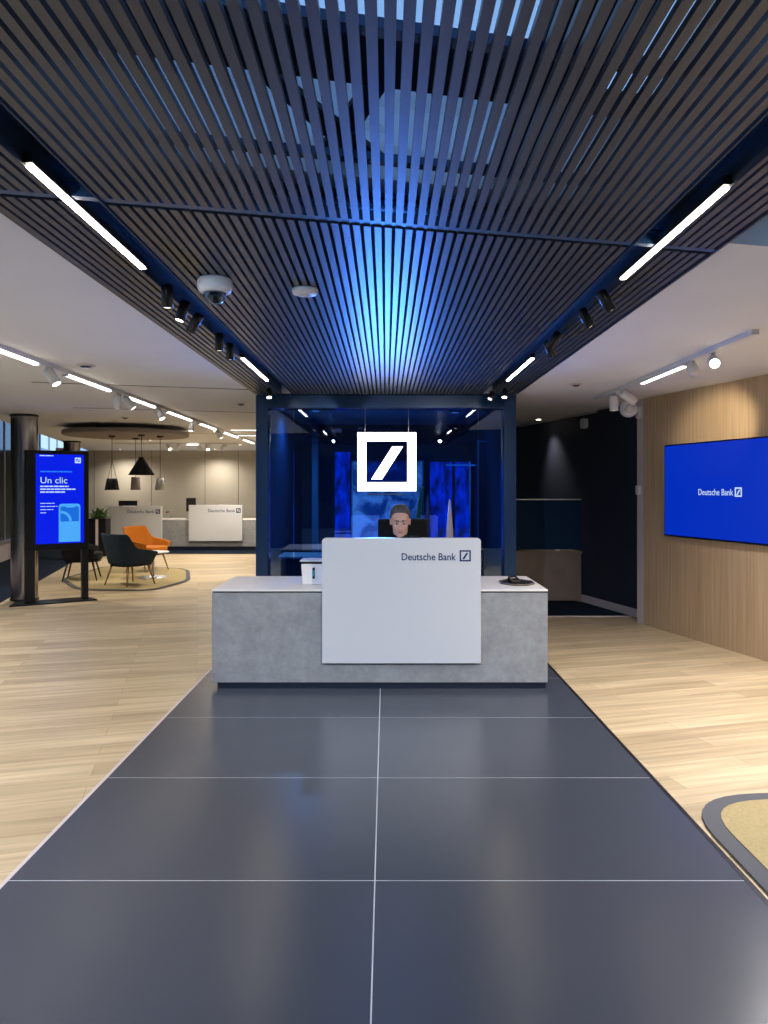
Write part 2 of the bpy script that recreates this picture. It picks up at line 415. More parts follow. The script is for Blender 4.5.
# glazed front on the left with its high window band
def fx(y): return -8.8-.27*(y-16.6)
FT = Matrix.Translation((fx(16.6), 16.6, 0)) @ Matrix.Rotation(math.atan(.27), 4, 'Z')
bm = nb()
for k in range(-8, 6):
    y0, y1 = k*1.35, (k+1)*1.35
    hi = k >= 3
    box(bm, -.05, 0, y0+.03, y1-.03, .35, 2.62 if hi else 4.3, FT)
struct('window_1', bm, M['facade'])
bm = nb()
for k in range(-8, 7): box(bm, -.08, .02, k*1.35-.03, k*1.35+.03, 0, 4.4, FT)
box(bm, -.08, .02, -10.8, 8.1, 4.3, 4.4, FT); box(bm, -.08, .02, 4.05, 8.1, 2.62, 2.70, FT)
struct('trim_7', bm, M['steelmid'])
bm = nb()
for k in range(3, 6): box(bm, -.05, -.02, k*1.35+.03, (k+1)*1.35-.03, 2.70, 4.3, FT)
struct('window_2', bm, M['daylight'])
bm = nb(); box(bm, .0, .34, -10.8, 8.1, 0, .34, FT); mod_bevel(struct('window_sill', bm, M['trimw']), .006)
bm = nb(); box(bm, -3.2, 3.4, -10, 8.1, 4.4, 4.5, FT); struct('ceiling.001', bm, M['bulk'])
bm = nb()
prism(bm, [(lx(6)-.0, 6), (lx(21.6), 21.6), (lx(21.6)+.1, 21.6), (lx(6)+.1, 6)], EZ+.121, 4.39)
struct('wall_upper.001', bm, M['bulk'])

# street side behind the camera
bm = nb(); box(bm, -12, 8, -14, -3, -.06, 0); struct('ground', bm, M['asphalt'])
bm = nb(); box(bm, -8, -2.2, -3.2, -3, 0, 3.9); box(bm, 2.2, 7, -3.2, -3, 0, 3.9); box(bm, -2.2, 2.2, -3.2, -3, 2.7, 3.9)
struct('wall_front', bm, M['darkwall'])

bm = nb(); box(bm, -16, 12, -12.4, -12, 0, 9)
for i in range(9):
    for j in range(3): box(bm, -14.6+i*3, -13.2+i*3, -12.02, -11.99, 1.0+j*2.8, 2.8+j*2.8, mi=1)
struct('wall_street', bm, [M['street'], M['facade']])
# ================================================================== SLATTED CANOPY
X0, X1 = -1.39, 1.39
canopy = thing('slatted_canopy', 'dark slatted metal canopy over the tiled strip, running to the blue glass room', 'slatted ceiling', (0, 3, CZ))
jy = lambda x: 2.71+.226*x
PER = .0408; SW = .0262
def in_channel(x): return -1.125 < x < -.985 or 1.005 < x < 1.15
xs = [X0+.012+PER*i for i in range(200) if X0+.012+PER*i < X1-.008]
for nm, near in (('slats', True), ('slats', False)):
    bm = nb()
    for x in xs:
        if in_channel(x): continue
        sw = SW; a, b = x-sw/2, x+sw/2
        if near: pts = [(a, -1.2), (b, -1.2), (b, jy(b)), (a, jy(a))]
        else: pts = [(a, jy(a)+.058), (b, jy(b)+.058), (b, 7.70), (a, 7.70)]
        prism(bm, pts, CZ, CZ+(.020 if near else .04))
    obj(nm, bm, M['slat'], canopy)
for s, (a, b) in ((-1, (-1.122, -.99)), (1, (1.01, 1.145))):
    bm = nb()
    box(bm, a, a+.006, -1.2, 7.70, CZ-.006, CZ+.10); box(bm, b-.006, b, -1.2, 7.70, CZ-.006, CZ+.10); box(bm, a, b, -1.2, 7.70, CZ+.094, CZ+.10)
    obj('lamp_channel', bm, M['channel'], canopy)
bm = nb()
RJ = Matrix.Rotation(math.atan(.226), 4, 'Z')
for y in (.35, 1.05, 1.75, 2.45): box(bm, -1.46, 1.46, -.02, .02, CZ+.104, CZ+.13, Matrix.Translation((0, y, 0)) @ RJ)
obj('carrier_rail', bm, M['bluesteel'], canopy)
bm = nb(); box(bm, -1.435, 1.435, .012, .046, CZ+.006, CZ+.045, Matrix.Translation((0, 2.71, 0)) @ RJ)
box(bm, -1.435, 1.435, -.01, .08, CZ+.052, CZ+.06, Matrix.Translation((0, 2.71, 0)) @ RJ)
obj('joint_rail', bm, M['jointblue'], canopy)
bm = nb()
prism(bm, [(X0, jy(X0)+.06), (X1, jy(X1)+.06), (X1, 7.70), (X0, 7.70)], CZ+.105, CZ+.115)
obj('backing_board', bm, M['plenum'], canopy)
# board above the near half, with openings to the sky
PZ = 2.74
def strip(bm, x0, x1, a, b, z0=PZ, z1=PZ+.02):     # a, b: distance lines at x = 0
    prism(bm, [(x0, a+.236*x0), (x1, a+.236*x1), (x1, b+.236*x1), (x0, b+.236*x0)], z0, z1)
def dist(y): return F*(PZ-EYE)/(488-y)
yA, yB, yC, yD = dist(38), dist(88), dist(172), dist(206)
bm = nb()
strip(bm, -1.75, 1.75, -1.2, .9)
strip(bm, -1.75, -.62, .9, yA); strip(bm, .42, .70, .9, yA); strip(bm, 1.30, 1.75, .9, yB)
strip(bm, -1.75, .62, yA, yB); strip(bm, .62, 1.75, yA+.12, yB)
strip(bm, -1.75, -1.32, yB, yC); strip(bm, .40, .62, yB, yC); strip(bm, 1.12, 1.75, yB, yC)
strip(bm, -1.75, 1.75, yC, yD-.03)
# slanted brace crossing the middle opening
prism(bm, [(-.42, yB-.1), (-.36, yB-.1), (.02, yC-.02), (-.10, yC)], PZ+.02, PZ+.04)
prism(bm, [(-.20, yC+.05), (-.26, yC-.05), (-.02, yB-.05), (.03, yB)], PZ+.04, PZ+.06)
obj('upper_board', bm, M['plenum'], canopy)
bm = nb(); box(bm, -1.75, 1.75, .5, 2.9, PZ+.07, PZ+.078); obj('sky_dimming_pane', bm, M['skydim'], canopy)  # pane added over the openings to dim the sky
bm = nb(); box(bm, X0-.012, X0-.002, -1.2, 7.70, CZ, CZ+.06); box(bm, X1+.002, X1+.012, -1.2, 7.70, CZ, CZ+.06)
obj('edge_profile', bm, M['slat'], canopy)

# linear lights in the channels
def linear_light(x, ya, yb, z, label, w=.025, h=.03, m='led', hm='blackm', group=None):
    t = thing('linear_light', label, 'light', (x, (ya+yb)/2, z), 0, group)
    bm = nb(); box(bm, x-w/2-.004, x+w/2+.004, ya-.02, yb+.02, z, z+h); obj('housing', bm, M[hm], t)
    bm = nb(); box(bm, x-w/2, x+w/2, ya, yb, z-.008, z, bev=.002); obj('diffuser', bm, M[m], t)
    return t
linear_light(-1.103, 2.23, 3.27, CZ, 'long lit light bar in the left canopy channel, nearest the viewer')
linear_light(1.128, 2.39, 3.43, CZ, 'long lit light bar in the right canopy channel, nearest the viewer')
linear_light(-1.103, 5.54, 6.68, CZ, 'short-looking lit light bar at the far left end of the canopy')
linear_light(1.128, 5.54, 6.68, CZ, 'short-looking lit light bar at the far right end of the canopy')

# spotlights
def make_spot(loc, aim, label, r=.028, L=.115, m='blackm', lens='lensdim', group=None, energy=0, spot=50, cat='spotlight', col=WARM, mount=CZ):
    """loc = pivot below the mount; aim = direction vector of the beam"""
    loc = Vector(loc); d = Vector(aim).normalized()
    t = thing('track_spotlight', label, cat, (loc.x, loc.y, mount), 0, group)
    bm = nb(); rod(bm, (loc.x, loc.y, mount), (loc.x, loc.y, loc.z), .006, n=10); lathe(bm, [(0, 0), (.018, 0), (.018, -.012), (0, -.012)], (loc.x, loc.y, mount), 16)
    obj('stem', bm, M[m], t)
    a = loc-d*.02; b = loc+d*(L-.02)
    bm = nb(); lathe(bm, [(0, 0), (r*.9, 0), (r, .006), (r, L), (r*.86, L), (r*.80, L-.012), (0, L-.012)], a, 24, d); obj('barrel', bm, M[m], t)
    bm = nb(); lathe(bm, [(0, L-.006), (r*.78, L-.006), (r*.78, L-.0105), (0, L-.0105)], a, 20, d); obj('lens', bm, M[lens], t)
    if energy: lamp('SPOT', b+d*.012, energy, col, t, b+d, size=.02, spot=spot, blend=.8)
    return t
G1 = 'black spotlights along the left canopy channel'; G2 = 'black spotlights along the right canopy channel'
z0 = CZ-.02
make_spot((-1.08, 3.55, z0), (.02, 0, -1), 'black cylinder spotlight pointing down, nearest of the left canopy row', group=G1, energy=14, spot=70)
make_spot((-1.08, 3.86, z0), (-.25, -.25, -1), 'black spotlight with a glowing face, second in the left canopy row', lens='lens', group=G1, energy=14, spot=70)
make_spot((-1.08, 4.14, z0), (-.75, .35, -1), 'black spotlight swung outward, third in the left canopy row', group=G1, energy=10, spot=70)
make_spot((-1.08, 4.66, z0), (.02, 0, -1), 'black cylinder spotlight pointing down, fourth in the left canopy row', group=G1, energy=10, spot=70)
make_spot((-1.08, 4.98, z0), (.02, .02, -1), 'black cylinder spotlight pointing down, farthest of the left canopy row', group=G1, energy=10, spot=70)
make_spot((1.10, 3.66, z0), (.55, -.1, -1), 'black spotlight with a bright rim, nearest of the right canopy row', group=G2, energy=14, spot=70)
make_spot((1.10, 4.02, z0), (.5, -.1, -1), 'black spotlight tilted outward, second in the right canopy row', group=G2, energy=12, spot=70)
make_spot((1.10, 4.62, z0), (-.6, .3, -1), 'dark spotlight leaning inward, third in the right canopy row', group=G2)
make_spot((1.10, 4.90, z0), (.45, .1, -1), 'black spotlight next to the far right light bar', group=G2, energy=8, spot=70)
make_spot((-1.17, 7.2, z0-.02), (.1, -.5, -1), 'small lit spotlight in the left corner where the canopy meets the glass room', lens='lens', r=.03, L=.09, energy=14, spot=80)
make_spot((1.19, 7.2, z0-.02), (-.2, -.5, -1), 'small lit spotlight in the right corner where the canopy meets the glass room', lens='lens', r=.03, L=.09, energy=14, spot=80)
make_spot((1.09, 7.42, z0-.02), (-.5, -.5, -1), 'small spotlight tucked behind the right corner spotlight of the canopy', lens='lensdim', r=.03, L=.08)

# dome camera and smoke detector
cx, cy = (215-386)*3.45/F, 3.45
t = thing('dome_camera', 'white dome security camera under the slats, left of centre', 'security camera', (cx, cy, CZ))
bm = nb(); lathe(bm, [(0, 0), (.078, 0), (.082, -.006), (.082, -.045), (.074, -.062), (.056, -.068), (0, -.068)], (cx, cy, CZ), 40); obj('housing', bm, M['offw'], t)
bm = nb(); lathe(bm, [(.054, -.066)]+[(.052*math.cos(a), -.072-.052*math.sin(a)) for a in [PI/2*i/8 for i in range(8)]]+[(0, -.124)], (cx, cy, CZ), 32)
obj('dome', bm, M['glassclear'], t)
bm = nb(); ball(bm, (cx, cy, CZ-.082), .032); obj('lens', bm, M['blackg'], t)
cx, cy = (305-386)*3.62/F, 3.62
t = thing('smoke_detector', 'flat white round smoke detector under the slats beside the dome camera', 'smoke detector', (cx, cy, CZ))
bm = nb(); lathe(bm, [(0, 0), (.064, 0), (.067, -.008), (.060, -.026), (.030, -.030), (0, -.030)], (cx, cy, CZ), 40); obj('cover', bm, M['offw'], t)
bm = nb(); lathe(bm, [(0, -.03), (.018, -.03), (.016, -.037), (0, -.038)], (cx, cy, CZ), 24); obj('sensor_cap', bm, M['trimw'], t)

# ================================================================== GLASS ROOM
GY = 7.74
t = thing('portal_frame', 'deep blue steel portal frame around the glass front', 'frame', (0, GY, 0))
for s in (-1, 1):
    bm = nb(); a, b = sorted((s*1.395, s*1.265)); box(bm, a, b, GY-.03, GY+.22, .001, CZ-.002, bev=.004); obj('post', bm, M['bluesteel'], t)
bm = nb(); box(bm, -1.264, 1.264, GY-.03, GY+.22, 2.405, CZ-.002, bev=.004); obj('header', bm, M['bluesteel'], t)
bm = nb(); box(bm, -1.264, 1.264, GY+.03, GY+.12, .001, .05); obj('sill', bm, M['bluesteel'], t)
gp = thing('glass_partition', 'large dark blue tinted glass panes behind the reception desk', 'glass partition', (0, GY+.06, 0))
for a, b in ((-1.262, -1.0), (-.996, .996), (1.0, 1.262)):
    bm = nb(); box(bm, a, b, GY+.055, GY+.067, .052, 2.403); obj('glass_pane', bm, M['glassdark'], gp)
# lit square sign
s0 = 58.5*GY/F; sx = (357.5-386)*(GY-.02)/F; sz = 1.55-(491-488)*GY/F
t = thing('lit_sign', 'glowing white square sign with a slanted bar, hung on the blue glass', 'sign', (sx+s0/2, GY+.05, sz))
T = Matrix.Translation((sx, GY+.018, sz))
bm = logo_bm(s0, T, d=.030, ring=.148); obj('lit_face', bm, M['sign'], t)
bm = nb(); box(bm, sx+.01, sx+s0-.01, GY+.020, GY+.036, sz+.01, sz+s0-.01); obj('clear_backing', bm, M['glassdark'], t)
for x in (sx+.08, sx+s0-.08):
    bm = nb(); rod(bm, (x, GY+.03, sz+s0-.02), (x, GY+.03, 2.404), .002, n=8); obj('hanger', bm, M['steelmid'], t)

# room behind the glass
bm = nb(); box(bm, -1.39, -1.34, GY+.23, 11.5, 0, EZ-.001); struct('wall_inner_left', bm, M['intwall'])
bm = nb(); box(bm, 1.34, 1.39, GY+.23, 11.5, 0, EZ-.001); struct('wall_inner_right', bm, M['intwall'])
bm = nb(); box(bm, -1.39, 1.39, 11.5, 11.58, 0, EZ-.001); struct('wall_inner_back', bm, M['intwall'])
bm = nb(); box(bm, -1.339, 1.339, 7.96, 11.49, 0, .006); struct('floor.004', bm, M['greyfloor'])
def at(px, Y): return (px-386)*Y/F
def zt(py, Y): return EYE-(py-488)*Y/F
def panel(name, label, cat, px0, px1, py0, py1, Y, m, th=.03, group=None, frame=None):
    x0, x1, zb, zt_ = at(px0, Y), at(px1, Y), zt(py1, Y), zt(py0, Y)
    t = thing(name, label, cat, ((x0+x1)/2, Y, max(.007, zb)), 0, group)
    bm = nb(); box(bm, x0, x1, Y, Y+th, max(.007, zb), zt_); obj('face', bm, M[m], t)
    if frame:
        bm = nb(); w = .02
        z0_ = max(.007, zb)
        box(bm, x0-w, x0, Y-.01, Y+th, z0_, zt_+w); box(bm, x1, x1+w, Y-.01, Y+th, z0_, zt_+w); box(bm, x0, x1, Y-.01, Y+th, zt_, zt_+w)
        obj('frame', bm, M[frame], t)
    return t
panel('wall_cladding', 'tall teal blue wall board in the glass room, farthest left', 'wall panel', 272, 294, 440, 640, 10.6, 'intpanel')
panel('square_column', 'pale teal square column inside the glass room, left of the sign', 'column', 312, 318, 425, 640, 10.4, 'intcol', th=.1)
panel('glow_panel', 'invented vivid blue glowing panel in the glass room, left of the seated person', 'glow panel', 335, 350, 452, 560, 11.0, 'bluelit', frame='intwall')
panel('glow_panel', 'wide invented vivid blue glowing panel in the glass room, right of the sign', 'glow panel', 430, 452, 462, 560, 11.0, 'bluelit', frame='intwall')
panel('glow_panel', 'narrow invented vivid blue glowing panel in the glass room, beside the pale upright', 'glow panel', 455, 469, 462, 560, 11.0, 'bluelit', frame='intwall')
panel('reflection_board', 'framed glowing board standing in for a cloudy street reflection behind the seated person', 'reflection board', 353, 422, 462, 610, 10.7, 'cloud', frame='paleframe')
panel('tall_cabinet', 'tall dark teal cabinet with a pale outline, right side of the glass room', 'cabinet', 479, 490, 442, 570, 9.6, 'intwall', frame='intcol')
t = thing('upright_rod', 'slim pale upright at the right of the wide invented blue panel', 'rod', (at(470, 9.9), 9.9, .007))
bm = nb(); rod(bm, (at(470, 9.9), 9.9, .02), (at(470, 9.9), 9.9, zt(461, 9.9)), .012, n=12); obj('tube', bm, M['paleframe'], t)
bm = nb(); lathe(bm, [(0, 0), (.1, 0), (.1, .012), (0, .014)], (at(470, 9.9), 9.9, .007), 24); obj('foot', bm, M['paleframe'], t)
t = thing('linear_light', 'thin blue lit bar inside the glass room, high on its right side', 'light', (at(463, 10.8), 10.8, zt(465, 10.8)))
bm = nb(); box(bm, at(446, 10.8), at(480, 10.8), 10.80, 10.82, zt(465.8, 10.8), zt(464.4, 10.8)); obj('diffuser', bm, M['kphone'], t)
bm = nb(); box(bm, at(445.5, 10.8), at(480.5, 10.8), 10.8205, 10.84, zt(466.2, 10.8), zt(464, 10.8)); obj('housing', bm, M['blackm'], t)
for a in (450, 476):
    bm = nb(); rod(bm, (at(a, 10.83), 10.83, zt(464, 10.8)), (at(a, 10.83), 10.83, EZ), .004, n=8); obj('hanger', bm, M['blackm'], t)
# desk inside the glass room
t = thing('side_table', 'low grey table inside the glass room at far left', 'table', (-.95, 8.9, .006))
bm = nb(); box(bm, -1.3, -.5, 8.6, 9.2, .70, .73, bev=.004); obj('table_top', bm, M['steelmid'], t)
for a in (-1.26, -.54):
    for b in (8.64, 9.16):
        bm = nb(); rod(bm, (a, b, .007), (a, b, .70), .015, n=10); obj('leg', bm, M['blackm'], t)
# yellow-green sheet modelled in place of a reflection from outside
bm = nb(); n = 40
x0, Y = at(418, 9.6), 9.6
fr = []
for i in range(n+1):
    u = i/n; x = x0-.06+.12*u; fr.append((x, Y+.012*math.sin(u*22)))
for zA, zB, off in ((zt(545, 9.6), zt(505, 9.6), 0), (zt(505, 9.6), zt(486, 9.6), .05)):
    pass
za, zb = .9, zt(486, 9.6)
rows = []
for j in range(13):
    v = j/12; w = 1-.72*v; sh = .06*v*v
    rows.append([bm.verts.new((x0+(p[0]-x0)*w+sh, p[1], za+(zb-za)*v)) for p in fr])
for A, B in zip(rows, rows[1:]):
    for i in range(n):
        f = bm.faces.new((A[i], A[i+1], B[i+1], B[i])); f.smooth = True
o = obj('reflection_streak', bm, M['streak']); sol = o.modifiers.new('Solidify', 'SOLIDIFY'); sol.thickness = .006
tag(o, 'yellow-green sheet standing in for a reflected streak in the glass room, right of the seated person', 'reflection streak')
t = thing('streak_stand', 'slim dark stand added to hold the yellow-green reflection sheet in the glass room', 'stand', (x0+.06, Y+.03, .007))
bm = nb(); rod(bm, (x0+.06, Y+.035, .01), (x0+.06, Y+.035, zb+.02), .01, n=10); obj('pole', bm, M['blackm'], t)
bm = nb(); lathe(bm, [(0, 0), (.12, 0), (.12, .012), (0, .014)], (x0+.06, Y+.035, .007), 24); obj('foot', bm, M['blackm'], t)

# ================================================================== RECEPTION DESK
D0 = .00771*F; D1 = 6.40
dx0, dx1 = (211.8-386)*D0/F, (547.7-386)*D0/F
px0, px1 = (322-386)*(D0-.05)/F, (481-386)*(D0-.05)/F
desk = thing('reception_desk', 'wide concrete-look reception desk with an off-white top and a raised white front screen', 'reception desk', ((dx0+dx1)/2, 5.9, 0))
bm = nb(); prism(bm, [(dx0, D0), (dx1, D0), (dx1, D1), (dx1-.05, D1), (dx1-.05, D0+.40), (dx0+.05, D0+.40), (dx0+.05, D1), (dx0, D1)], .05, .742); mod_bevel(obj('body', bm, M['concrete'], desk), .003)
bm = nb(); prism(bm, [(dx0+.04, D0+.02), (dx1-.01, D0+.02), (dx1-.01, D1-.03), (dx1-.04, D1-.03), (dx1-.04, D0+.36), (dx0+.045, D0+.36), (dx0+.045, D1-.03), (dx0+.04, D1-.03)], .001, .0495); obj('plinth', bm, M['plinth'], desk)
bm = nb(); box(bm, dx0+.006, dx1-.006, D0+.006, D1-.006, .7425, .752); obj('shadow_gap', bm, M['black'], desk)
bm = nb(); box(bm, dx0-.002, dx1+.002, D0-.002, D1+.002, .7525, .767, bev=.003); obj('worktop', bm, M['worktop'], desk)
PT = zt(538, D0-.05); PB = zt(663.5, D0-.05)
bm = nb()
r = .03
pts = [(px0, PB), (px1, PB)]+[(px1-r+r*math.cos(a), PT-r+r*math.sin(a)) for a in [PI/2*i/6 for i in range(7)]]+[(px0+r-r*math.sin(a), PT-r+r*math.cos(a)) for a in [PI/2*i/6 for i in range(7)]]
TX = Matrix(((1, 0, 0, 0), (0, 0, -1, 0), (0, 1, 0, 0), (0, 0, 0, 1)))      # x, y, z -> x, -z, y
prism(bm, pts, -(D0-.004), -(D0-.05), T=TX)
o = obj('front_screen', bm, M['white'], desk); mod_bevel(o, .004)
bm = nb(); box(bm, px0+.02, px1-.02, D0+.0, D0+.012, .768, PT-.05); obj('screen_support', bm, M['white'], desk)
Yp = D0-.0505
s1 = 11.2*Yp/F
T = Matrix.Translation((at(459.6, Yp), Yp, zt(561.4, Yp)))
obj('logo', logo_bm(s1, T, d=.002, ring=.13), M['letter'], o)
T = Matrix.Translation((at(455.6, Yp), Yp-.001, zt(560.2, Yp)))
b_ = text_bm('Deutsche Bank', .0775, T @ Matrix.Diagonal((.88, 1, 1, 1)), .002, align='RIGHT', bold=.0008)
obj('lettering', b_, M['letter'], o)

# things on the desk
bx0, bx1, by = at(300.5, 5.80), at(330, 5.80), 5.80
t = thing('desktop_bin', 'off-white box with a dark lip and teal mark, on the desk left of the screen', 'box', ((bx0+bx1)/2, by+.1, .7675))
bm = nb(); h = .20
x0, x1, y0, y1 = bx0, bx1, by, by+.2
a = [bm.verts.new(v) for v in ((x0+.014, y0+.012, .768), (x1-.014, y0+.012, .768), (x1-.014, y1-.012, .768), (x0+.014, y1-.012, .768))]
b = [bm.verts.new(v) for v in ((x0+.004, y0+.004, .768+h-.03), (x1-.004, y0+.004, .768+h-.03), (x1-.004, y1-.004, .768+h-.03), (x0+.004, y1-.004, .768+h-.03))]
bm.faces.new(a[::-1]); bm.faces.new(b)
for i in range(4): bm.faces.new((a[i], a[(i+1) % 4], b[(i+1) % 4], b[i]))
mod_bevel(obj('body', bm, M['worktop'], t), .008)
bm = nb(); box(bm, x0-.006, x1+.006, y0-.006, y1+.006, .768+h-.012, .768+h, bev=.003); obj('lid', bm, M['steelmid'], t)
bm = nb(); box(bm, x0+.008, x1-.008, y0+.008, y1-.008, .768+h-.03, .768+h-.012); obj('lip', bm, M['black'], t)
bm = nb(); mx = at(313.6, 5.8)
T = Matrix.Translation((mx, y0+.006, .768+.095)) @ Matrix.Rotation(PI/2, 4, 'X')
rim = [(.011*math.cos(k), (.030 if math.sin(k) > 0 else -.030)+.014*math.sin(k)) for k in [2*PI*i/20 for i in range(20)]]
prism(bm, rim, -.004, .002, T=T); obj('emblem', bm, M['teal'], t)
for zz in (.044, -.044):
    bm = nb()
    T2 = Matrix.Translation((mx, y0+.005, .768+.095+zz*.8)) @ Matrix.Rotation(PI/2, 4, 'X')
    prism(bm, [(.0105*math.cos(k), .011*math.sin(k)) for k in [2*PI*i/16 for i in range(16)]], .0, .0035, T=T2)
    obj('emblem_end', bm, M['black'], t)

tx, ty = at(516.5, 5.93), 5.93
t = thing('leather_tray', 'flat dark mat on the right end of the reception desk', 'mat', (tx, ty, .7675))
bm = nb(); prism(bm, [(tx+.146*math.cos(a)*(1 if abs(math.cos(a)) < .9 else 1), ty+.19*math.sin(a)) for a in [2*PI*i/8+.35 for i in range(8)]], .768, .775); obj('base', bm, M['black'], t)
bm = nb()
R = [(tx+.146*math.cos(a), ty+.19*math.sin(a)) for a in [2*PI*i/8+.35 for i in range(8)]]
for i in range(8): rod(bm, (*R[i], .777), (*R[(i+1) % 8], .777), .004, n=8)
obj('rim', bm, M['brown'], t)
t = thing('card_reader', 'small dark device lying on the flat mat at the right desk end', 'card reader', (tx-.02, ty, .7755))
bm = nb(); T = Matrix.Translation((tx-.02, ty, .776)) @ Matrix.Rotation(.5, 4, 'Z')
vs = [bm.verts.new(T @ Vector(v)) for v in ((-.05, -.035, 0), (.05, -.035, 0), (.05, .035, 0), (-.05, .035, 0), (-.045, -.03, .018), (.045, -.03, .018), (.04, .03, .05), (-.04, .03, .05))]
for q in ((0, 3, 2, 1), (4, 5, 6, 7), (0, 1, 5, 4), (1, 2, 6, 5), (2, 3, 7, 6), (3, 0, 4, 7)): bm.faces.new([vs[i] for i in q])
mod_bevel(obj('body', bm, M['blackg'], t), .004)
bm = nb(); box(bm, -.035, -.005, -.022, -.0, .034, .04, T); obj('button', bm, M['steelmid'], t)
tx2 = at(411, D0-.02)
t = thing('pen_tray', 'thin black pen tray lying along the top edge of the white desk screen', 'tray', (tx2, D0-.025, PT+.001))
bm = nb(); box(bm, tx2-.08, tx2+.08, D0-.042, D0-.012, PT+.001, PT+.007, bev=.002); obj('tray', bm, M['blackg'], t)
bm = nb(); rod(bm, (tx2-.06, D0-.027, PT+.0105), (tx2+.05, D0-.024, PT+.0105), .0035, n=10); obj('pen', bm, M['black'], t)

# cone
Yc = 6.15
t = thing('cone_ornament', 'slim pointed rosy cone standing on the desk right of the seated person', 'ornament', (at(564.5-0, Yc)*0+at(564.5, Yc), Yc, .7675)) if False else None
cxx = at(380+382/5.486, Yc)
t = thing('cone_ornament', 'slim pointed rosy cone standing on the desk right of the seated person', 'ornament', (cxx, Yc, .7675))
zt0 = zt(400+545/5.486, Yc)
bm = nb(); lathe(bm, [(0, .02), (.062, .02), (.010, zt0-.768-.03), (.004, zt0-.768), (0, zt0-.768)], (cxx, Yc, .768), 6, smooth=False); obj('spire', bm, M['cone'], t)
bm = nb(); lathe(bm, [(0, 0), (.075, 0), (.075, .018), (0, .02)], (cxx, Yc, .768), 24); obj('base', bm, M['black'], t)

# ================================================================== PERSON
from math import cos, sin
hx = at(400.2, 6.30); hy = 6.30
htop = zt(504.5, 6.3)
def skin_body(edges, verts, radii, root=0, sub=1):
    me = bpy.data.meshes.new('tmp'); me.from_pydata([Vector(v) for v in verts], edges, []); o = bpy.data.objects.new('tmp', me); C.objects.link(o)
    sk = o.modifiers.new('Skin', 'SKIN'); sk.use_smooth_shade = True
    for i, r in enumerate(radii):
        v = me.skin_vertices[0].data[i]; v.radius = (r, r) if not isinstance(r, tuple) else r
        v.use_root = (i == root)
    if sub: ss = o.modifiers.new('Sub', 'SUBSURF'); ss.levels = sub; ss.render_levels = sub
    bpy.context.view_layer.update()
    m2 = bpy.data.meshes.new_from_object(o.evaluated_get(bpy.context.evaluated_depsgraph_get()))
    bm = nb(); bm.from_mesh(m2); bpy.data.objects.remove(o); bpy.data.meshes.remove(m2); bpy.data.meshes.remove(me)
    return bm
def main_piece(bm):
    seen = set(); best = []
    for v in bm.verts:
        if v in seen: continue
        st = [v]; seen.add(v); comp = []
        while st:
            a = st.pop(); comp.append(a)
            for e in a.link_edges:
                b = e.other_vert(a)
                if b not in seen: seen.add(b); st.append(b)
        if len(comp) > len(best): best = comp
    keep = set(best)
    bmesh.ops.delete(bm, geom=[v for v in bm.verts if v not in keep], context='VERTS')
def remeshed(bm, name, m, parent, vox, smooth=3):
    me = bpy.data.meshes.new('t'); bm.to_mesh(me); bm.free(); o = bpy.data.objects.new('t', me); C.objects.link(o)
    r = o.modifiers.new('R', 'REMESH'); r.mode = 'VOXEL'; r.voxel_size = vox; r.use_smooth_shade = True
    if smooth: q = o.modifiers.new('S', 'SMOOTH'); q.iterations = smooth; q.factor = .5
    bpy.context.view_layer.update()
    m2 = bpy.data.meshes.new_from_object(o.evaluated_get(bpy.context.evaluated_depsgraph_get()))
    b2 = nb(); b2.from_mesh(m2)
    bpy.data.objects.remove(o); bpy.data.meshes.remove(m2)
    main_piece(b2)
    for f in b2.faces: f.smooth = True
    return obj(name, b2, m, parent)
seat = (hx+.02, hy+.55, .50)
per = thing('person', 'person with short dark hair in a dark jacket, seated behind the desk looking down', 'person', (seat[0], seat[1], 0))
# head: looks down towards the desk
HC = Vector((hx, hy, htop-.138))
HR = Matrix.Rotation(math.radians(9), 4, 'X') @ Matrix.Diagonal((1.04, 1.04, 1.18, 1))        # +X rotation tips the face (-y) downward
def hp(x, y, z): return HC+(HR @ Vector((x, y, z)))
HT = Matrix.Translation(HC) @ HR
bm = nb()
ball(bm, (0, 0, 0), 1, .077, .096, .100, n=32); 
g2 = nb()
ball(g2, (0, .004, .018), 1, .074, .090, .088, n=32)
def boxy(vs, c, r, p=2.7):
    for v in vs:
        d = v.co-Vector(c); u = Vector((d.x/r[0], d.y/r[1], d.z/r[2])); L_ = u.length
        if L_ < 1e-6: continue
        u /= L_; k = (abs(u.x)**p+abs(u.y)**p+abs(u.z)**p)**(-1/p)
        v.co = Vector(c)+Vector((u.x*r[0], u.y*r[1], u.z*r[2]))*k*L_
boxy(list(g2.verts), (0, .004, .018), (.074, .090, .088))
ball(g2, (0, -.034, -.045), 1, .064, .060, .074, n=24)       # lower face
ball(g2, (0, -.062, -.096), 1, .036, .028, .024, n=16); ball(g2, (-.040, -.030, -.078), 1, .022, .030, .028, n=14); ball(g2, (.040, -.030, -.078), 1, .022, .030, .028, n=14)       # chin
ball(g2, (0, -.086, -.030), 1, .014, .020, .030, n=16)       # nose bridge
ball(g2, (0, -.104, -.048), 1, .018, .015, .013, n=16)       # nose tip
ball(g2, (-.013, -.095, -.052), 1, .010, .011, .009, n=12); ball(g2, (.013, -.095, -.052), 1, .010, .011, .009, n=12)
ball(g2, (0, -.078, .012), 1, .052, .016, .012, n=16)        # brow ridge
for s in (-1, 1):
    ball(g2, (s*.040, -.066, -.030), 1, .022, .020, .022, n=14)   # cheeks
    ball(g2, (s*.080, .012, -.014), 1, .009, .018, .028, n=14)     # ears
    ball(g2, (s*.083, .006, .004), 1, .007, .014, .012, n=12)
ball(g2, (0, -.084, -.074), 1, .026, .010, .009, n=14)
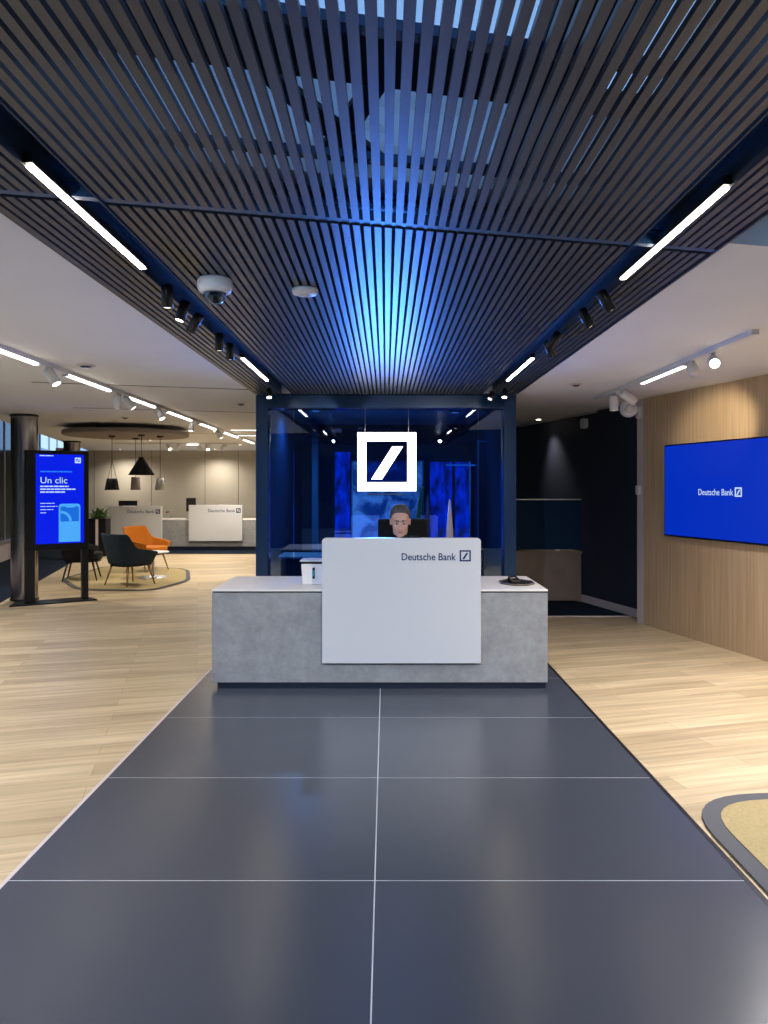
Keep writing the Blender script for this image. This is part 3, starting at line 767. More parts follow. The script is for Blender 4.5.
g2.transform(HT); bm.free()
bm = g2
# neck, torso, arms, legs and hands as one skinned figure
sh = Vector((hx+.01, hy+.17, htop-.34)); pel = Vector((seat[0], seat[1]-.02, .56))
verts = [pel, pel+Vector((0, -.06, .20)), sh+Vector((0, .09, -.10)), sh+Vector((0, .04, .0)), hp(0, .045, -.075)]
rad = [.155, (.150, .115), (.165, .115), (.075, .065), .055]
edges = [(0, 1), (1, 2), (2, 3), (3, 4)]
def addv(v, r, frm):
    verts.append(Vector(v)); rad.append(r); edges.append((frm, len(verts)-1)); return len(verts)-1
hands = []
for s in (-1, 1):
    a = addv(sh+Vector((s*.185, .07, -.06)), .062, 2)
    e = addv((sh.x+s*.26, hy+.10, .86), .044, a)
    w = addv((sh.x+s*.15, hy-.13, .815), .027, e)
    pm = addv((sh.x+s*.13, hy-.20, .810), (.036, .018), w)
    hands.append((s, verts[pm].copy()))
    k = addv((seat[0]+s*.13, hy+.16, .53), .078, 0)
    an = addv((seat[0]+s*.14, hy+.28, .11), .045, k)
    addv((seat[0]+s*.15, hy+.12, .045), .038, an)
body = skin_body(edges, verts, rad)
me_ = bpy.data.meshes.new('x'); body.to_mesh(me_); body.free(); bm.from_mesh(me_); bpy.data.meshes.remove(me_)
for s, p in hands:
    for i, (dx, L) in enumerate(((-.028, .062), (-.010, .074), (.009, .070), (.027, .054))):
        b0 = p+Vector((dx, -.012, .0)); b1 = b0+Vector((dx*.2, -L*.5, .004)); b2 = b1+Vector((0, -L*.32, -.010)); b3 = b2+Vector((0, -L*.20, -.012))
        f_ = skin_body([(0, 1), (1, 2), (2, 3)], [b0, b1, b2, b3], [.0095, .0085, .008, .007])
        me_ = bpy.data.meshes.new('x'); f_.to_mesh(me_); f_.free(); bm.from_mesh(me_); bpy.data.meshes.remove(me_)
    b0 = p+Vector((-s*.022, .03, 0)); b1 = b0+Vector((-s*.024, -.026, -.004)); b2 = b1+Vector((-s*.006, -.028, -.008))
    f_ = skin_body([(0, 1), (1, 2)], [b0, b1, b2], [.011, .0095, .008])
    me_ = bpy.data.meshes.new('x'); f_.to_mesh(me_); f_.free(); bm.from_mesh(me_); bpy.data.meshes.remove(me_)
remeshed(bm, 'body', M['skin'], per, .0048, 3)
# hair cap
bm = nb()
ball(bm, (0, .012, .028), 1, .079, .089, .086, n=40)
boxy(list(bm.verts), (0, .012, .028), (.079, .089, .086))
for v in list(bm.verts):
    v.co = v.co
bmesh.ops.bisect_plane(bm, geom=bm.verts[:]+bm.edges[:]+bm.faces[:], plane_co=(0, -.055, .055), plane_no=(0, -.62, -.78), clear_outer=True)
bmesh.ops.bisect_plane(bm, geom=bm.verts[:]+bm.edges[:]+bm.faces[:], plane_co=(0, 0, -.045), plane_no=(0, 0, -1), clear_outer=True)
bm.transform(HT)
o = obj('hair', bm, M['hair'], per); so = o.modifiers.new('Solidify', 'SOLIDIFY'); so.thickness = .008; so.offset = .6
for s in (-1, 1):
    bm = nb(); ball(bm, hp(s*.030, -.0765, -.010), .0125, n=16); e_ = obj('eye', bm, M['eye'], per)
    bm = nb(); ball(bm, hp(s*.030, -.0850, -.013), .0064, n=12); obj('iris', bm, M['iris'], e_)
    bm = nb(); rod(bm, hp(s*.012, -.093, .010), hp(s*.048, -.078, .012), .0080, .005, n=10); obj('eyebrow', bm, M['hair'], per)
bm = nb(); ball(bm, hp(0, -.0925, -.074), 1, .021, .006, .0055, n=16); obj('mouth', bm, M['lip'], per)
# jacket and trousers
jv = [pel+Vector((0, 0, .02)), verts[1], verts[2], verts[3]+Vector((0, .01, -.03))]
jr = [(.172, .165), (.165, .130), (.182, .130), (.088, .078)]; je = [(0, 1), (1, 2), (2, 3)]
for s, k in ((-1, 0), (1, 1)):
    base = 5+k*7
    jv += [verts[base], verts[base+1], verts[base+2]+Vector((0, .03, 0))]
    jr += [.076, .056, .039]
    n_ = len(jv); je += [(2, n_-3), (n_-3, n_-2), (n_-2, n_-1)]
bm = skin_body(je, jv, jr); remeshed(bm, 'jacket', M['jacket'], per, .009, 3)
bm = skin_body([(0, 1)], [verts[3]+Vector((0, .0, -.03)), verts[3]+Vector((0, .012, .03))], [.080, .063]); remeshed(bm, 'shirt_collar', M['shirt'], per, .006, 2)
tv = [pel]; tr = [.168]; te = []
for k in (0, 1):
    base = 5+k*7
    tv += [verts[base+4], verts[base+5]]; tr += [.092, .062]; n_ = len(tv); te += [(0, n_-2), (n_-2, n_-1)]
bm = skin_body(te, tv, tr); remeshed(bm, 'trousers', M['trouser'], per, .010, 2)
for k in (0, 1):
    base = 5+k*7; p = verts[base+6]
    bm = skin_body([(0, 1)], [p+Vector((0, .16, .01)), p+Vector((0, -.03, -.002))], [.046, .042]); remeshed(bm, 'shoe', M['black'], per, .008, 2)

# office chair behind the person
ox, oy = at(403, 7.0), 7.02
t = thing('office_chair', 'black office chair with a wide backrest behind the seated person', 'office chair', (ox, oy-.2, 0))
bm = nb(); box(bm, ox-.245, ox+.245, oy, oy+.05, .62, zt(519, 7.0), bev=.02); obj('backrest', bm, M['blackf'], t)
bm = nb(); box(bm, ox-.25, ox+.25, oy-.52, oy-.02, .36, .40, bev=.015); obj('seat', bm, M['blackf'], t)
bm = nb(); rod(bm, (ox, oy-.27, .08), (ox, oy-.27, .37), .028); obj('gas_lift', bm, M['blackm'], t)
bm = nb(); rod(bm, (ox, oy-.02, .38), (ox, oy+.06, .45), .02); rod(bm, (ox, oy+.06, .45), (ox, oy+.06, .95), .02); obj('back_support', bm, M['blackm'], t)
for k in range(5):
    a = 2*PI*k/5+.3
    bm = nb(); rod(bm, (ox, oy-.27, .10), (ox+.28*cos(a), oy-.27+.28*sin(a), .075), .020, .014); l_ = obj('base_spoke', bm, M['blackm'], t)
    bm = nb(); rod(bm, (ox+.28*cos(a)-.012, oy-.27+.28*sin(a), .028), (ox+.28*cos(a)+.012, oy-.27+.28*sin(a), .028), .027); obj('caster', bm, M['black'], l_)

# ================================================================== LEFT LOUNGE
# kiosk
KA = Vector(((8.6-386)*9.38/F, 9.38, 0)); KB = Vector(((96.8-386)*9.96/F, 9.96, 0))
ka = math.atan2(KB.y-KA.y, KB.x-KA.x); kw = (KB-KA).length
K = Matrix.Translation(KA) @ Matrix.Rotation(ka, 4, 'Z')
t = thing('digital_kiosk', 'black freestanding kiosk with a blue advert screen, in front of the steel column', 'kiosk', tuple(KA+(KB-KA)/2), ka)
bm = nb(); prism(bm, [(0, -.04), (kw, -.04), (kw-.06, .30), (.10, .30)], .001, .018, T=K); mod_bevel(obj('base_plate', bm, M['blackm'], t), .004)
c0, c1 = .20, kw-.095
bm = nb(); box(bm, c0, c0+.12, .07, .17, .018, .75, K, bev=.004); obj('post', bm, M['blackm'], t)
bm = nb(); box(bm, c1-.085, c1-.0, .07, .17, .018, .75, K, bev=.004); obj('post', bm, M['blackm'], t)
bm = nb(); box(bm, c0, c1, .05, .19, .715, 2.055, K, bev=.006); cs = obj('casing', bm, M['black'], t)
g0, g1, gb, gt = c0+.125, c1-.065, .80, 2.005
bm = nb(); box(bm, g0, g1, .046, .05, gb, gt, K); scr = obj('screen', bm, M['kscreen'], t)
GW, GH = g1-g0, gt-gb
def kx(u): return g0+u*GW
def kz(v): return gt-v*GH
def kbox(bm, u0, u1, v0, v1, d=.0015): box(bm, kx(u0), kx(u1), .046-d, .0459, kz(v1), kz(v0), K)
bm = nb(); T = K @ Matrix.Translation((kx(.81), .0455, kz(.095))); obj('logo', logo_bm(.075*1.0, T, d=.002, ring=.22), M['ktext'], scr)
T = K @ Matrix.Translation((kx(.085), .0455, kz(.325))); obj('headline', text_bm('Un clic', .122, T, .001), M['ktext'], scr)
bm = nb()
rr = random.Random(3)
def dashes(bm, u0, u1, v, h):
    u = u0
    while u < u1-.02:
        w = min(rr.uniform(.05, .13), u1-u); kbox(bm, u, u+w, v, v+h); u += w+.012
for v, e in ((.352, .68), (.384, .82), (.416, .60)): dashes(bm, .09, e, v, .014)
for v, e in ((.545, .40), (.58, .44), (.615, .36), (.65, .24)): dashes(bm, .09, e, v, .007)
dashes(bm, .08, .36, .012, .010)
obj('small_print', bm, M['ktext'], scr)
bm = nb(); dashes(bm, .09, .75, .186, .016); obj('small_print', bm, M['kcyan'], scr)
bm = nb()
def rrect(bm, u0, u1, v0, v1, rad, d0, d1):
    xa, xb, zb_, zt_ = kx(u0), kx(u1), kz(v1), kz(v0); P = []
    for cx_, cz_, a0, q in ((xb-rad, zt_-rad, 0, 1), (xa+rad, zt_-rad, PI/2, 1)):
        P += [(cx_+rad*cos(a0+PI/2*i/5), cz_+rad*sin(a0+PI/2*i/5)) for i in range(6)]
    P += [(xa, zb_), (xb, zb_)]
    A = [bm.verts.new(K @ Vector((x, d0, z))) for x, z in P]; B = [bm.verts.new(K @ Vector((x, d1, z))) for x, z in P]
    bm.faces.new(A); bm.faces.new(B[::-1])
    for i in range(len(P)): bm.faces.new((A[i], B[i], B[(i+1) % len(P)], A[(i+1) % len(P)]))
rrect(bm, .47, .925, .555, .985, .04, .0435, .0459); ph = obj('phone_picture', bm, M['kphone'], scr)
bm = nb(); rrect(bm, .505, .895, .585, .755, .025, .0425, .0434); obj('phone_app', bm, M['kphone2'], ph)
bm = nb()
q = [(kx(.51)+(.14*sin(a)), kz(.75)+.14*cos(a)) for a in [PI/2*i/10 for i in range(11)]]; q2 = [(kx(.51)+(.105*sin(a)), kz(.75)+.105*cos(a)) for a in [PI/2*i/10 for i in range(11)]]
A = [bm.verts.new(K @ Vector((x, .0418, z))) for x, z in q]; B = [bm.verts.new(K @ Vector((x, .0418, z))) for x, z in q2]
for i in range(10): bm.faces.new((A[i], A[i+1], B[i+1], B[i]))
kbox(bm, .62, .80, .572, .598, d=.0042)
obj('phone_graph', bm, M['kphone'], ph)

# steel columns
def column(px, Y, r, label):
    x = at(px, Y)
    t = thing('steel_column', label, 'column', (x, Y, 0), 0, 'round steel columns on the left')
    bm = nb(); lathe(bm, [(r, .012), (r, EZ-.012)], (x, Y, 0), 48); obj('shaft', bm, M['steel'], t)
    bm = nb(); lathe(bm, [(0, .007), (r+.012, .007), (r+.012, .03), (r, .032)], (x, Y, 0), 48); obj('base_ring', bm, M['blackm'], t)
    bm = nb(); lathe(bm, [(r, EZ-.03), (r+.01, EZ-.03), (r+.01, EZ-.0005), (0, EZ-.0005)], (x, Y, 0), 48); obj('top_ring', bm, M['blackm'], t)
column(24.5, 9.98, .172, 'thick brushed steel column standing behind the kiosk at far left')
column(72, 15.6, .17, 'farther brushed steel column, mostly hidden behind the kiosk screen')

# rugs
def rug(pts, rad, name, label, border):
    """rounded polygon with an inner field"""
    def rounded(P, r):
        out = []; n = len(P)
        for i in range(n):
            p0, p, p1 = Vector(P[i-1]), Vector(P[i]), Vector(P[(i+1) % n])
            a = p+(p0-p).normalized()*r; b = p+(p1-p).normalized()*r
            for k in range(9):
                u = k/8; out.append((1-u)**2*a+2*u*(1-u)*p+u*u*b)
        return out
    outer = rounded(pts, rad); c = sum((Vector(p) for p in pts), Vector((0, 0)))/len(pts)
    n = len(outer); inner = []
    for i in range(n):
        tng = (outer[(i+1) % n]-outer[i-1]); nrm = Vector((-tng.y, tng.x)).normalized()
        if (c-outer[i]).dot(nrm) < 0: nrm = -nrm
        inner.append(outer[i]+nrm*border)
    t = thing(name, label, 'rug', (c.x, c.y, 0))
    bm = nb(); prism(bm, [tuple(p) for p in outer], .0075, .013); obj('border', bm, M['rugedge'], t)
    bm = nb(); prism(bm, [tuple(p) for p in inner], .0132, .0175); obj('field', bm, M['rug'], t)
def fl(px, py): Y = 1.55*F/(py-488); return (at(px, Y), Y)
rug([fl(60, 580), fl(76, 590.5), fl(152, 591.5), fl(190.5, 581), fl(189.5, 570), fl(168, 568), fl(105, 566.5)], .35, 'sisal_rug', 'beige rug with a thin dark border under the lounge chairs', .07)
rug([(1.452, 1.2), (1.452, 3.60), (3.3, 3.72), (3.75, 2.3), (3.1, 1.2)], .42, 'sisal_rug', 'beige rug with a wide grey border at the lower right edge of the view', .082)

# lounge chairs
def lounge_chair(loc, rz, fab, leg, label):
    t = thing('lounge_chair', label, 'lounge chair', loc, rz, 'lounge chairs on the left rug')
    W = wmat(t)
    # shell: back at -y, wraps round to the arms; seat faces +y
    bm = nb(); nA, nZ = 36, 8
    a0 = math.radians(118)
    def topz(a):
        u = abs(a)/a0
        if u < .36: return .82
        if u < .62: k = (u-.36)/.26; k = k*k*(3-2*k); return .82-(.82-.60)*k
        k = (u-.62)/.38; return .60-.08*k
    def P(a, v, off):
        zb = .34+.02*abs(a)/a0; z = zb+(topz(a)-zb)*v
        flare = .84+.20*v
        rx = (.40*flare)+off; ry = (.33*flare)+off
        # superellipse plan
        ca, sa = math.sin(a), -math.cos(a)
        e = .75
        x = rx*math.copysign(abs(ca)**e, ca); y = ry*math.copysign(abs(sa)**e, sa)
        if sa > 0: y = y*1.3
        y -= .05*v*max(0, -sa)
        return Vector((x, y, z))
    grid = {}
    for s_, off in ((0, 0), (1, -.045)):
        for i in range(nA+1):
            a = -a0+2*a0*i/nA
            for j in range(nZ+1): grid[s_, i, j] = bm.verts.new(W @ P(a, j/nZ, off))
    for s_ in (0, 1):
        for i in range(nA):
            for j in range(nZ):
                f = bm.faces.new((grid[s_, i, j], grid[s_, i+1, j], grid[s_, i+1, j+1], grid[s_, i, j+1])); f.smooth = True
    for i in range(nA):
        for j in (0, nZ):
            f = bm.faces.new((grid[0, i, j], grid[0, i+1, j], grid[1, i+1, j], grid[1, i, j])); f.smooth = True
    for i in (0, nA):
        for j in range(nZ): bm.faces.new((grid[0, i, j], grid[0, i, j+1], grid[1, i, j+1], grid[1, i, j]))
    mod_bevel(obj('shell', bm, M[fab], t), .012, 3)
    bm = nb(); T = W
    P2 = [(.285*math.copysign(abs(cos(k))**.6, cos(k)), .02+.30*math.copysign(abs(sin(k))**.6, sin(k))) for k in [2*PI*i/32 for i in range(32)]]
    prism(bm, P2, .33, .455, T=W); mod_bevel(obj('seat_cushion', bm, M[fab], t), .03, 3)
    bm = nb(); prism(bm, [(x*.93, y*.93) for x, y in P2], .305, .329, T=W); obj('seat_base', bm, M['black'], t)
    for sx_ in (-1, 1):
        for sy_ in (-1, 1):
            bm = nb(); rod(bm, W @ Vector((sx_*.20, sy_*.19, .31)), W @ Vector((sx_*.27, sy_*.265, .0)), .018, .010, 12); obj('leg', bm, M[leg], t)
    return t
RZ = .0180
lounge_chair((at(130, 11.45), 11.45, RZ), math.radians(-33), 'navyf', 'legwood', 'navy blue lounge chair with pale wooden legs, in front on the rug')
lounge_chair((at(147.5, 13.35), 13.35, RZ), math.radians(-108), 'orangef', 'legwood', 'bright orange lounge chair behind the navy one')
lounge_chair((at(82, 12.1), 12.1, RZ), math.radians(-75), 'blackf', 'blackm', 'black lounge chair with dark legs, partly behind the kiosk')
# small round table
tx, ty = at(153, 12.38), 12.38
t = thing('coffee_table', 'small round white pedestal table between the lounge chairs', 'table', (tx, ty, RZ))
bm = nb(); lathe(bm, [(0, 0), (.26, 0), (.27, .006), (.26, .020), (0, .020)], (tx, ty, .44), 40); obj('table_top', bm, M['white'], t)
bm = nb(); rod(bm, (tx, ty, RZ+.02), (tx, ty, .44), .025); obj('pedestal', bm, M['steelmid'], t)
bm = nb(); lathe(bm, [(0, 0), (.24, 0), (.24, .008), (.03, .02), (0, .02)], (tx, ty, RZ), 36); obj('foot', bm, M['steelmid'], t)

# ceiling disc and pendants
DX, DY, DZ = at(127, 12.1), 12.1, 2.42
t = thing('ceiling_disc', 'large round taupe disc hung below the white ceiling over the lounge', 'ceiling disc', (DX, DY, DZ))
bm = nb(); lathe(bm, [(0, 0), (.99, 0), (1.01, .012), (1.01, .058), (1.0, .07), (0, .07)], (DX, DY, DZ), 72, smooth=False); obj('disc', bm, M['disc'], t)
for k in range(3):
    a = 2*PI*k/3; bm = nb(); rod(bm, (DX+.6*cos(a), DY+.6*sin(a), DZ+.07), (DX+.6*cos(a), DY+.6*sin(a), EZ), .02); obj('spacer', bm, M['disc'], t)
def pendant(px, Y, pyt, pyb, rt, rb, m, label, vwire=False, inner='trimw'):
    x = at(px, Y); z1, z0_ = zt(pyt, Y), zt(pyb, Y)
    t = thing('pendant_lamp', label, 'pendant lamp', (x, Y, DZ), 0, 'pendant lamps under the taupe disc')
    bm = nb(); lathe(bm, [(0, 0), (.055, 0), (.055, -.02), (0, -.02)], (x, Y, DZ-.0005), 24); obj('ceiling_cap', bm, M['black'], t)
    bm = nb()
    if vwire:
        zm = z1+(DZ-z1)*.42
        rod(bm, (x, Y, DZ-.02), (x, Y, zm), .005, n=8)
        for a in (0, 2*PI/3, 4*PI/3): rod(bm, (x, Y, zm), (x+rt*.95*cos(a), Y+rt*.95*sin(a), z1), .004, n=8)
    else: rod(bm, (x, Y, DZ-.02), (x, Y, z1), .005, n=8)
    obj('cord', bm, M['black'], t)
    bm = nb(); H = z1-z0_
    lathe(bm, [(0, 0), (rt, 0), (rt+.004, -.01), (rb, -H), (rb-.008, -H), (rt-.006, -.016), (0, -.016)], (x, Y, z1), 40); sh_ = obj('lamp_shade', bm, M[m], t)
    bm = nb(); lathe(bm, [(0, -H*.75), (min(rb*.6, .07), -H*.75), (min(rb*.6, .07), -H*.8), (0, -H*.8)], (x, Y, z1), 20); obj('bulb', bm, M['lens'], sh_)
    return t
pendant(112, 12.0, 478.5, 490, .080, .118, 'black', 'small black bucket pendant lamp on V wires, leftmost of the four', True)
pendant(141.5, 11.75, 457, 475, .035, .208, 'black', 'large black cone pendant lamp, the biggest of the four')
pendant(135.6, 12.55, 477, 490, .070, .085, 'disc', 'narrow grey cylinder pendant lamp just below the big black cone')
pendant(160.2, 12.1, 478, 490, .050, .090, 'steelmid', 'small silver tapered pendant lamp, rightmost of the four')

# back counters
def counter(xa, xb, pa, pb, label, t0, ptop=505, pbot=541):
    Y0 = 17.8; t = thing('service_counter', label, 'counter', ((xa+xb)/2, Y0+.4, .006))
    bm = nb(); box(bm, xa, xb, Y0+.04, Y0+.75, .10, .755, bev=.004); obj('body', bm, M['concrete'], t)
    bm = nb(); box(bm, xa+.03, xb-.03, Y0+.06, Y0+.72, .007, .10); obj('plinth', bm, M['plinth'], t)
    bm = nb(); box(bm, xa-.003, xb+.003, Y0+.037, Y0+.753, .7555, .775, bev=.003); obj('worktop', bm, M['worktop'], t)
    bm = nb(); box(bm, pa, pb, Y0-.03, Y0+.035, zt(pbot, Y0), zt(ptop, Y0), bev=.006); fs = obj('front_screen', bm, M['white'], t)
    yy = Y0-.031
    x = pb-.12
    obj('logo', logo_bm(.11, Matrix.Translation((x-.03, yy, zt(ptop, Y0)-.19)), d=.002, ring=.2), M['letter'], fs)
    obj('lettering', text_bm('Deutsche Bank', .11, Matrix.Translation((x-.06, yy, zt(ptop, Y0)-.175)), .002, align='RIGHT'), M['letter'], fs)
    return t
counter(at(163.5, 17.8), at(257, 17.8), at(189, 17.8), at(242.5, 17.8), 'grey service counter with a white front screen at the far right of the lounge', 0)
counter(at(104, 17.8), at(163.1, 17.8), at(106.5, 17.8), at(162, 17.8), 'service counter with a wide white front screen behind the orange chair', 0, 506, 541)
def monitor(px, Y, w, h, zb, label, rz=0):
    x = at(px, Y); t = thing('monitor', label, 'monitor', (x, Y, .776), rz)
    W = Matrix.Translation((x, Y, .776)) @ Matrix.Rotation(rz, 4, 'Z')
    bm = nb(); box(bm, -w/2, w/2, -.015, .015, zb-.776, zb-.776+h, W, bev=.004); obj('display', bm, M['black'], t)
    bm = nb(); box(bm, -.02, .02, .016, .03, .01, zb-.776+h*.5, W); obj('neck', bm, M['blackm'], t)
    bm = nb(); box(bm, -.11, .11, -.08, .09, .0, .01, W); obj('foot', bm, M['blackm'], t)
monitor(128, 18.25, .47, .30, .93, 'wide black monitor on the left service counter')
monitor(191, 18.2, .24, .34, .96, 'narrow black monitor behind the right service counter screen', .5)
x = at(163.8, 18.1)
t = thing('desk_bell', 'small dark lamp-like object between the two service counters', 'desk object', (x+.12, 18.1, .776))
bm = nb(); rod(bm, (x+.12, 18.1, .785), (x+.12, 18.1, .93), .012); obj('stem', bm, M['steelmid'], t)
bm = nb(); lathe(bm, [(0, 0), (.07, 0), (.07, .01), (0, .012)], (x+.12, 18.1, .7765), 20); obj('foot', bm, M['steelmid'], t)
bm = nb(); lathe(bm, [(0, .22), (.06, .20), (.08, .15), (0, .15)], (x+.12, 18.1, .7765), 24); obj('cap', bm, M['brown'], t)
# plant in planter
px_, py_ = at(99.5, 16.4), 16.4
t = thing('potted_plant', 'leafy green plant in a tall black planter beside the left service counter', 'potted plant', (px_, py_, .006))
bm = nb(); box(bm, px_-.2, px_+.2, py_-.15, py_+.15, .007, .86, bev=.008); obj('planter', bm, M['black'], t)
bm = nb(); box(bm, px_-.03, px_+.03, py_-.156, py_-.151, .02, .84); obj('front_strip', bm, M['trimw'], t)
bm = nb(); R2 = random.Random(5)
for k in range(90):
    a = R2.uniform(0, 2*PI); el = R2.uniform(.2, 1.35); L = R2.uniform(.14, .34); w = .03
    d = Vector((cos(a)*cos(el), sin(a)*cos(el), sin(el))); c0_ = Vector((px_+R2.uniform(-.13, .13), py_+R2.uniform(-.08, .08), .86)); sd = d.cross(Vector((0, 0, 1))).normalized()*w
    tip = c0_+d*L+Vector((0, 0, -.05)); mid = c0_+d*L*.6+Vector((0, 0, .02))
    v = [bm.verts.new(p) for p in (c0_, mid+sd, tip, mid-sd)]; bm.faces.new(v)
o = obj('foliage', bm, M['leaf'], t); s_ = o.modifiers.new('Solidify', 'SOLIDIFY'); s_.thickness = .003

# left ceiling track
TXK = -2.86
def track(x, ya, yb, name, label, w=.045, xs_=None):
    bm = nb(); box(bm, x-w/2, x+w/2, ya, yb, EZ-.034, EZ-.0005, bev=.003)
    return tag(obj(name, bm, M['offw']), label, 'light track')
tz = EZ-.034
def tx_at(py): Y = (tz-EYE)*F/(488-py); return Y
def leftx(Y): return -2.80-.016*(Y-5.2)
T0 = Matrix.Translation((-2.72, 3.6, 0)) @ Matrix.Rotation(.0145, 4, 'Z')
bm = nb(); box(bm, -.028, .028, 0, 13.4, EZ-.034, EZ-.0005, T0); tag(obj('light_track', bm, M['offw']), 'long white light track on the ceiling left of the canopy', 'light track')
GL = 'lit light bars on the left ceiling track'
names = ['nearest the viewer', 'second from the viewer', 'third from the viewer', 'fourth from the viewer', 'fifth from the viewer', 'sixth from the viewer', 'farthest from the viewer']
for (ya, yb), nm in zip(((347, 363), (374, 390), (396.5, 406.5), (411, 420), (423, 429), (432, 437), (439, 443)), names):
    a, b = tx_at(ya), tx_at(yb)
    xm = -2.72-.0145*((a+b)/2-3.6)-.0
    t = thing('linear_light', 'lit light bar on the left ceiling track, %s' % nm, 'light', (xm, (a+b)/2, tz), .0145, GL)
    W = wmat(t)
    bm = nb(); box(bm, -.018, .018, -(b-a)/2, (b-a)/2, -.014, -.0, W); obj('diffuser', bm, M['ledw'], t)
    bm = nb(); box(bm, -.026, .026, -(b-a)/2-.02, -(b-a)/2-.001, -.02, -.0, W); obj('end_cap', bm, M['offw'], t); bm = nb(); box(bm, -.026, .026, (b-a)/2+.001, (b-a)/2+.02, -.02, -.0, W); obj('end_cap', bm, M['offw'], t)
GS = 'white spotlights on the left ceiling track'
for k, (px, py, aim, ln, e) in enumerate(((48, 374, (.55, -.1, -.8), 'lens', 18), (115, 398, (.0, 0, -1), 'lensdim', 0), (125, 401, (.6, 0, -.7), 'lensdim', 0), (160, 412, (.5, -.2, -.8), 'lens', 18), (192, 424, (-.1, -.2, -1), 'lens', 12), (219, 433, (.5, -.2, -.8), 'lensdim', 0))):
    Y = .93*F/(488-py); xx = -2.72-.0145*(Y-3.6)
    make_spot((xx, Y, 2.50), aim, 'white spotlight on the left ceiling track, ' + ['just past the nearest light bar', 'hanging straight down past the second light bar', 'tilted beside the straight hanging one', 'past the third light bar', 'past the fourth light bar', 'near the far end'][k], r=.042, L=.15, m='offw', lens=ln, group=GS, energy=e, spot=90, mount=tz-.001)
# far cross track
bm = nb(); box(bm, -6.1, -3.3, 16.1, 16.14, EZ-.034, EZ-.0005); tag(obj('light_track', bm, M['offw']), 'short white light track across the ceiling before the service counters', 'light track')
GB = 'white spotlights over the service counters'
for k, (px, aim, nm) in enumerate(((168, (.5, -.4, -.7), 'leftmost'), (178, (-.4, .3, -.8), 'second from the left'), (198, (.4, .4, -.8), 'third from the left'), (207, (.3, -.5, -.8), 'fourth from the left'), (225, (-.7, .4, -.6), 'rightmost'))):
    make_spot((at(px, 16.12), 16.12, 2.50), aim, 'small white spotlight over the service counters, %s' % nm, r=.045, L=.14, m='offw', lens='lens', group=GB, energy=16, spot=95, mount=tz-.001)
linear_light(-4.35, 16.12-.0, 16.13, tz-.001, 'x') if False else None
t = thing('linear_light', 'short lit light bar on the cross track over the service counters', 'light', (at(193, 16.12), 16.12, tz))
bm = nb(); x = at(193, 16.12); box(bm, x-.13, x+.13, 16.10, 16.14, tz-.02, tz-.001); obj('diffuser', bm, M['ledw'], t)
bm = nb(); box(bm, x-.15, x-.131, 16.098, 16.142, tz-.022, tz-.001); obj('end_cap', bm, M['offw'], t)
for py, nm in ((412.7+18, 'nearer'), (436, 'farther')):
    Y = 1.0*F/(488-py); xa, xb = at(231, Y), at(262, Y)
    t = thing('recessed_light', 'lit recessed light strip in the ceiling beside the blue frame, the %s one' % nm, 'light', ((xa+xb)/2, Y, EZ-.006))
    bm = nb(); box(bm, xa, xb, Y-.05, Y+.05, EZ-.006, EZ-.0015); obj('diffuser', bm, M['ledw'], t)
    bm = nb(); box(bm, xa-.01, xb+.01, Y-.06, Y-.0505, EZ-.010, EZ-.0008); box(bm, xa-.01, xb+.01, Y+.0505, Y+.06, EZ-.010, EZ-.0008); obj('frame', bm, M['trimw'], t)

# ceiling devices
def vent(px, py, r, label, name='ceiling_sensor', m='trimw', cat='ceiling sensor'):
    Y = 1.01*F/(488-py); x = at(px, Y)
    t = thing(name, label, cat, (x, Y, EZ))
    bm = nb(); lathe(bm, [(0, 0), (r, 0), (r, -.006), (r*.8, -.012), (0, -.012)], (x, Y, EZ-.0005), 28); obj('ring', bm, M['trimw'], t)
    bm = nb(); lathe(bm, [(0, -.0125), (r*.62, -.0125), (r*.5, -.022 if m != 'lens' else -.016), (0, -.022 if m != 'lens' else -.016)], (x, Y, EZ-.0005), 24); obj('face', bm, M[m], t)
    return x, Y, t
vent(86, 365.5, .075, 'small ceiling sensor left of the canopy above the track', m='letter')
vent(125, 417.5, .06, 'tiny ceiling fitting near the taupe disc', m='slot')
vent(241, 404, .05, 'tiny ceiling fitting close to the blue frame, left side', m='slot')
vent(576, 384.5, .055, 'small round fitting in the right ceiling between canopy and light track', m='slot')
x, Y, t = vent(538.5, 419, .06, 'glowing downlight in the ceiling right of the blue frame', 'downlight', 'lens', 'downlight')
lamp('SPOT', (x, Y, EZ-.03), 45, WW, t, (x+.32, Y-.1, 1.4), size=.06, spot=70, blend=1)

# ================================================================== RIGHT SIDE
wn = Vector((1, KS, 0)).normalized(); wt = Vector((KS, -1, 0)).normalized()     # into the wall / along it towards the viewer
def wall_T(y0, z): return Matrix.Translation((line_pt(2.926, 8.18, KS, y0), y0, z)) @ Matrix(((wt.x, wn.x, 0, 0), (wt.y, wn.y, 0, 0), (0, 0, 1, 0), (0, 0, 0, 1)))
WT = wall_T(7.776, 1.035)
TW, THH = 1.735, .976
cpos = WT @ Vector((TW/2, -.02, 0))
t = thing('wall_screen', 'wide blue screen mounted on the oak wall', 'screen', tuple(cpos), 0)
bm = nb(); box(bm, 0, TW, -.035, -.002, 0, THH, WT, bev=.003); obj('bezel', bm, M['blackg'], t)
bm = nb(); box(bm, .014, TW-.014, -.038, -.0352, .018, THH-.014, WT); scr = obj('display', bm, M['screen'], t)
mid = WT @ Vector((TW/2, 0, 0))
T = WT @ Matrix.Translation((TW/2+.18, -.0385, THH/2-.055)); obj('logo', logo_bm(.088, T, d=.002, ring=.15), M['tvtext'], scr)
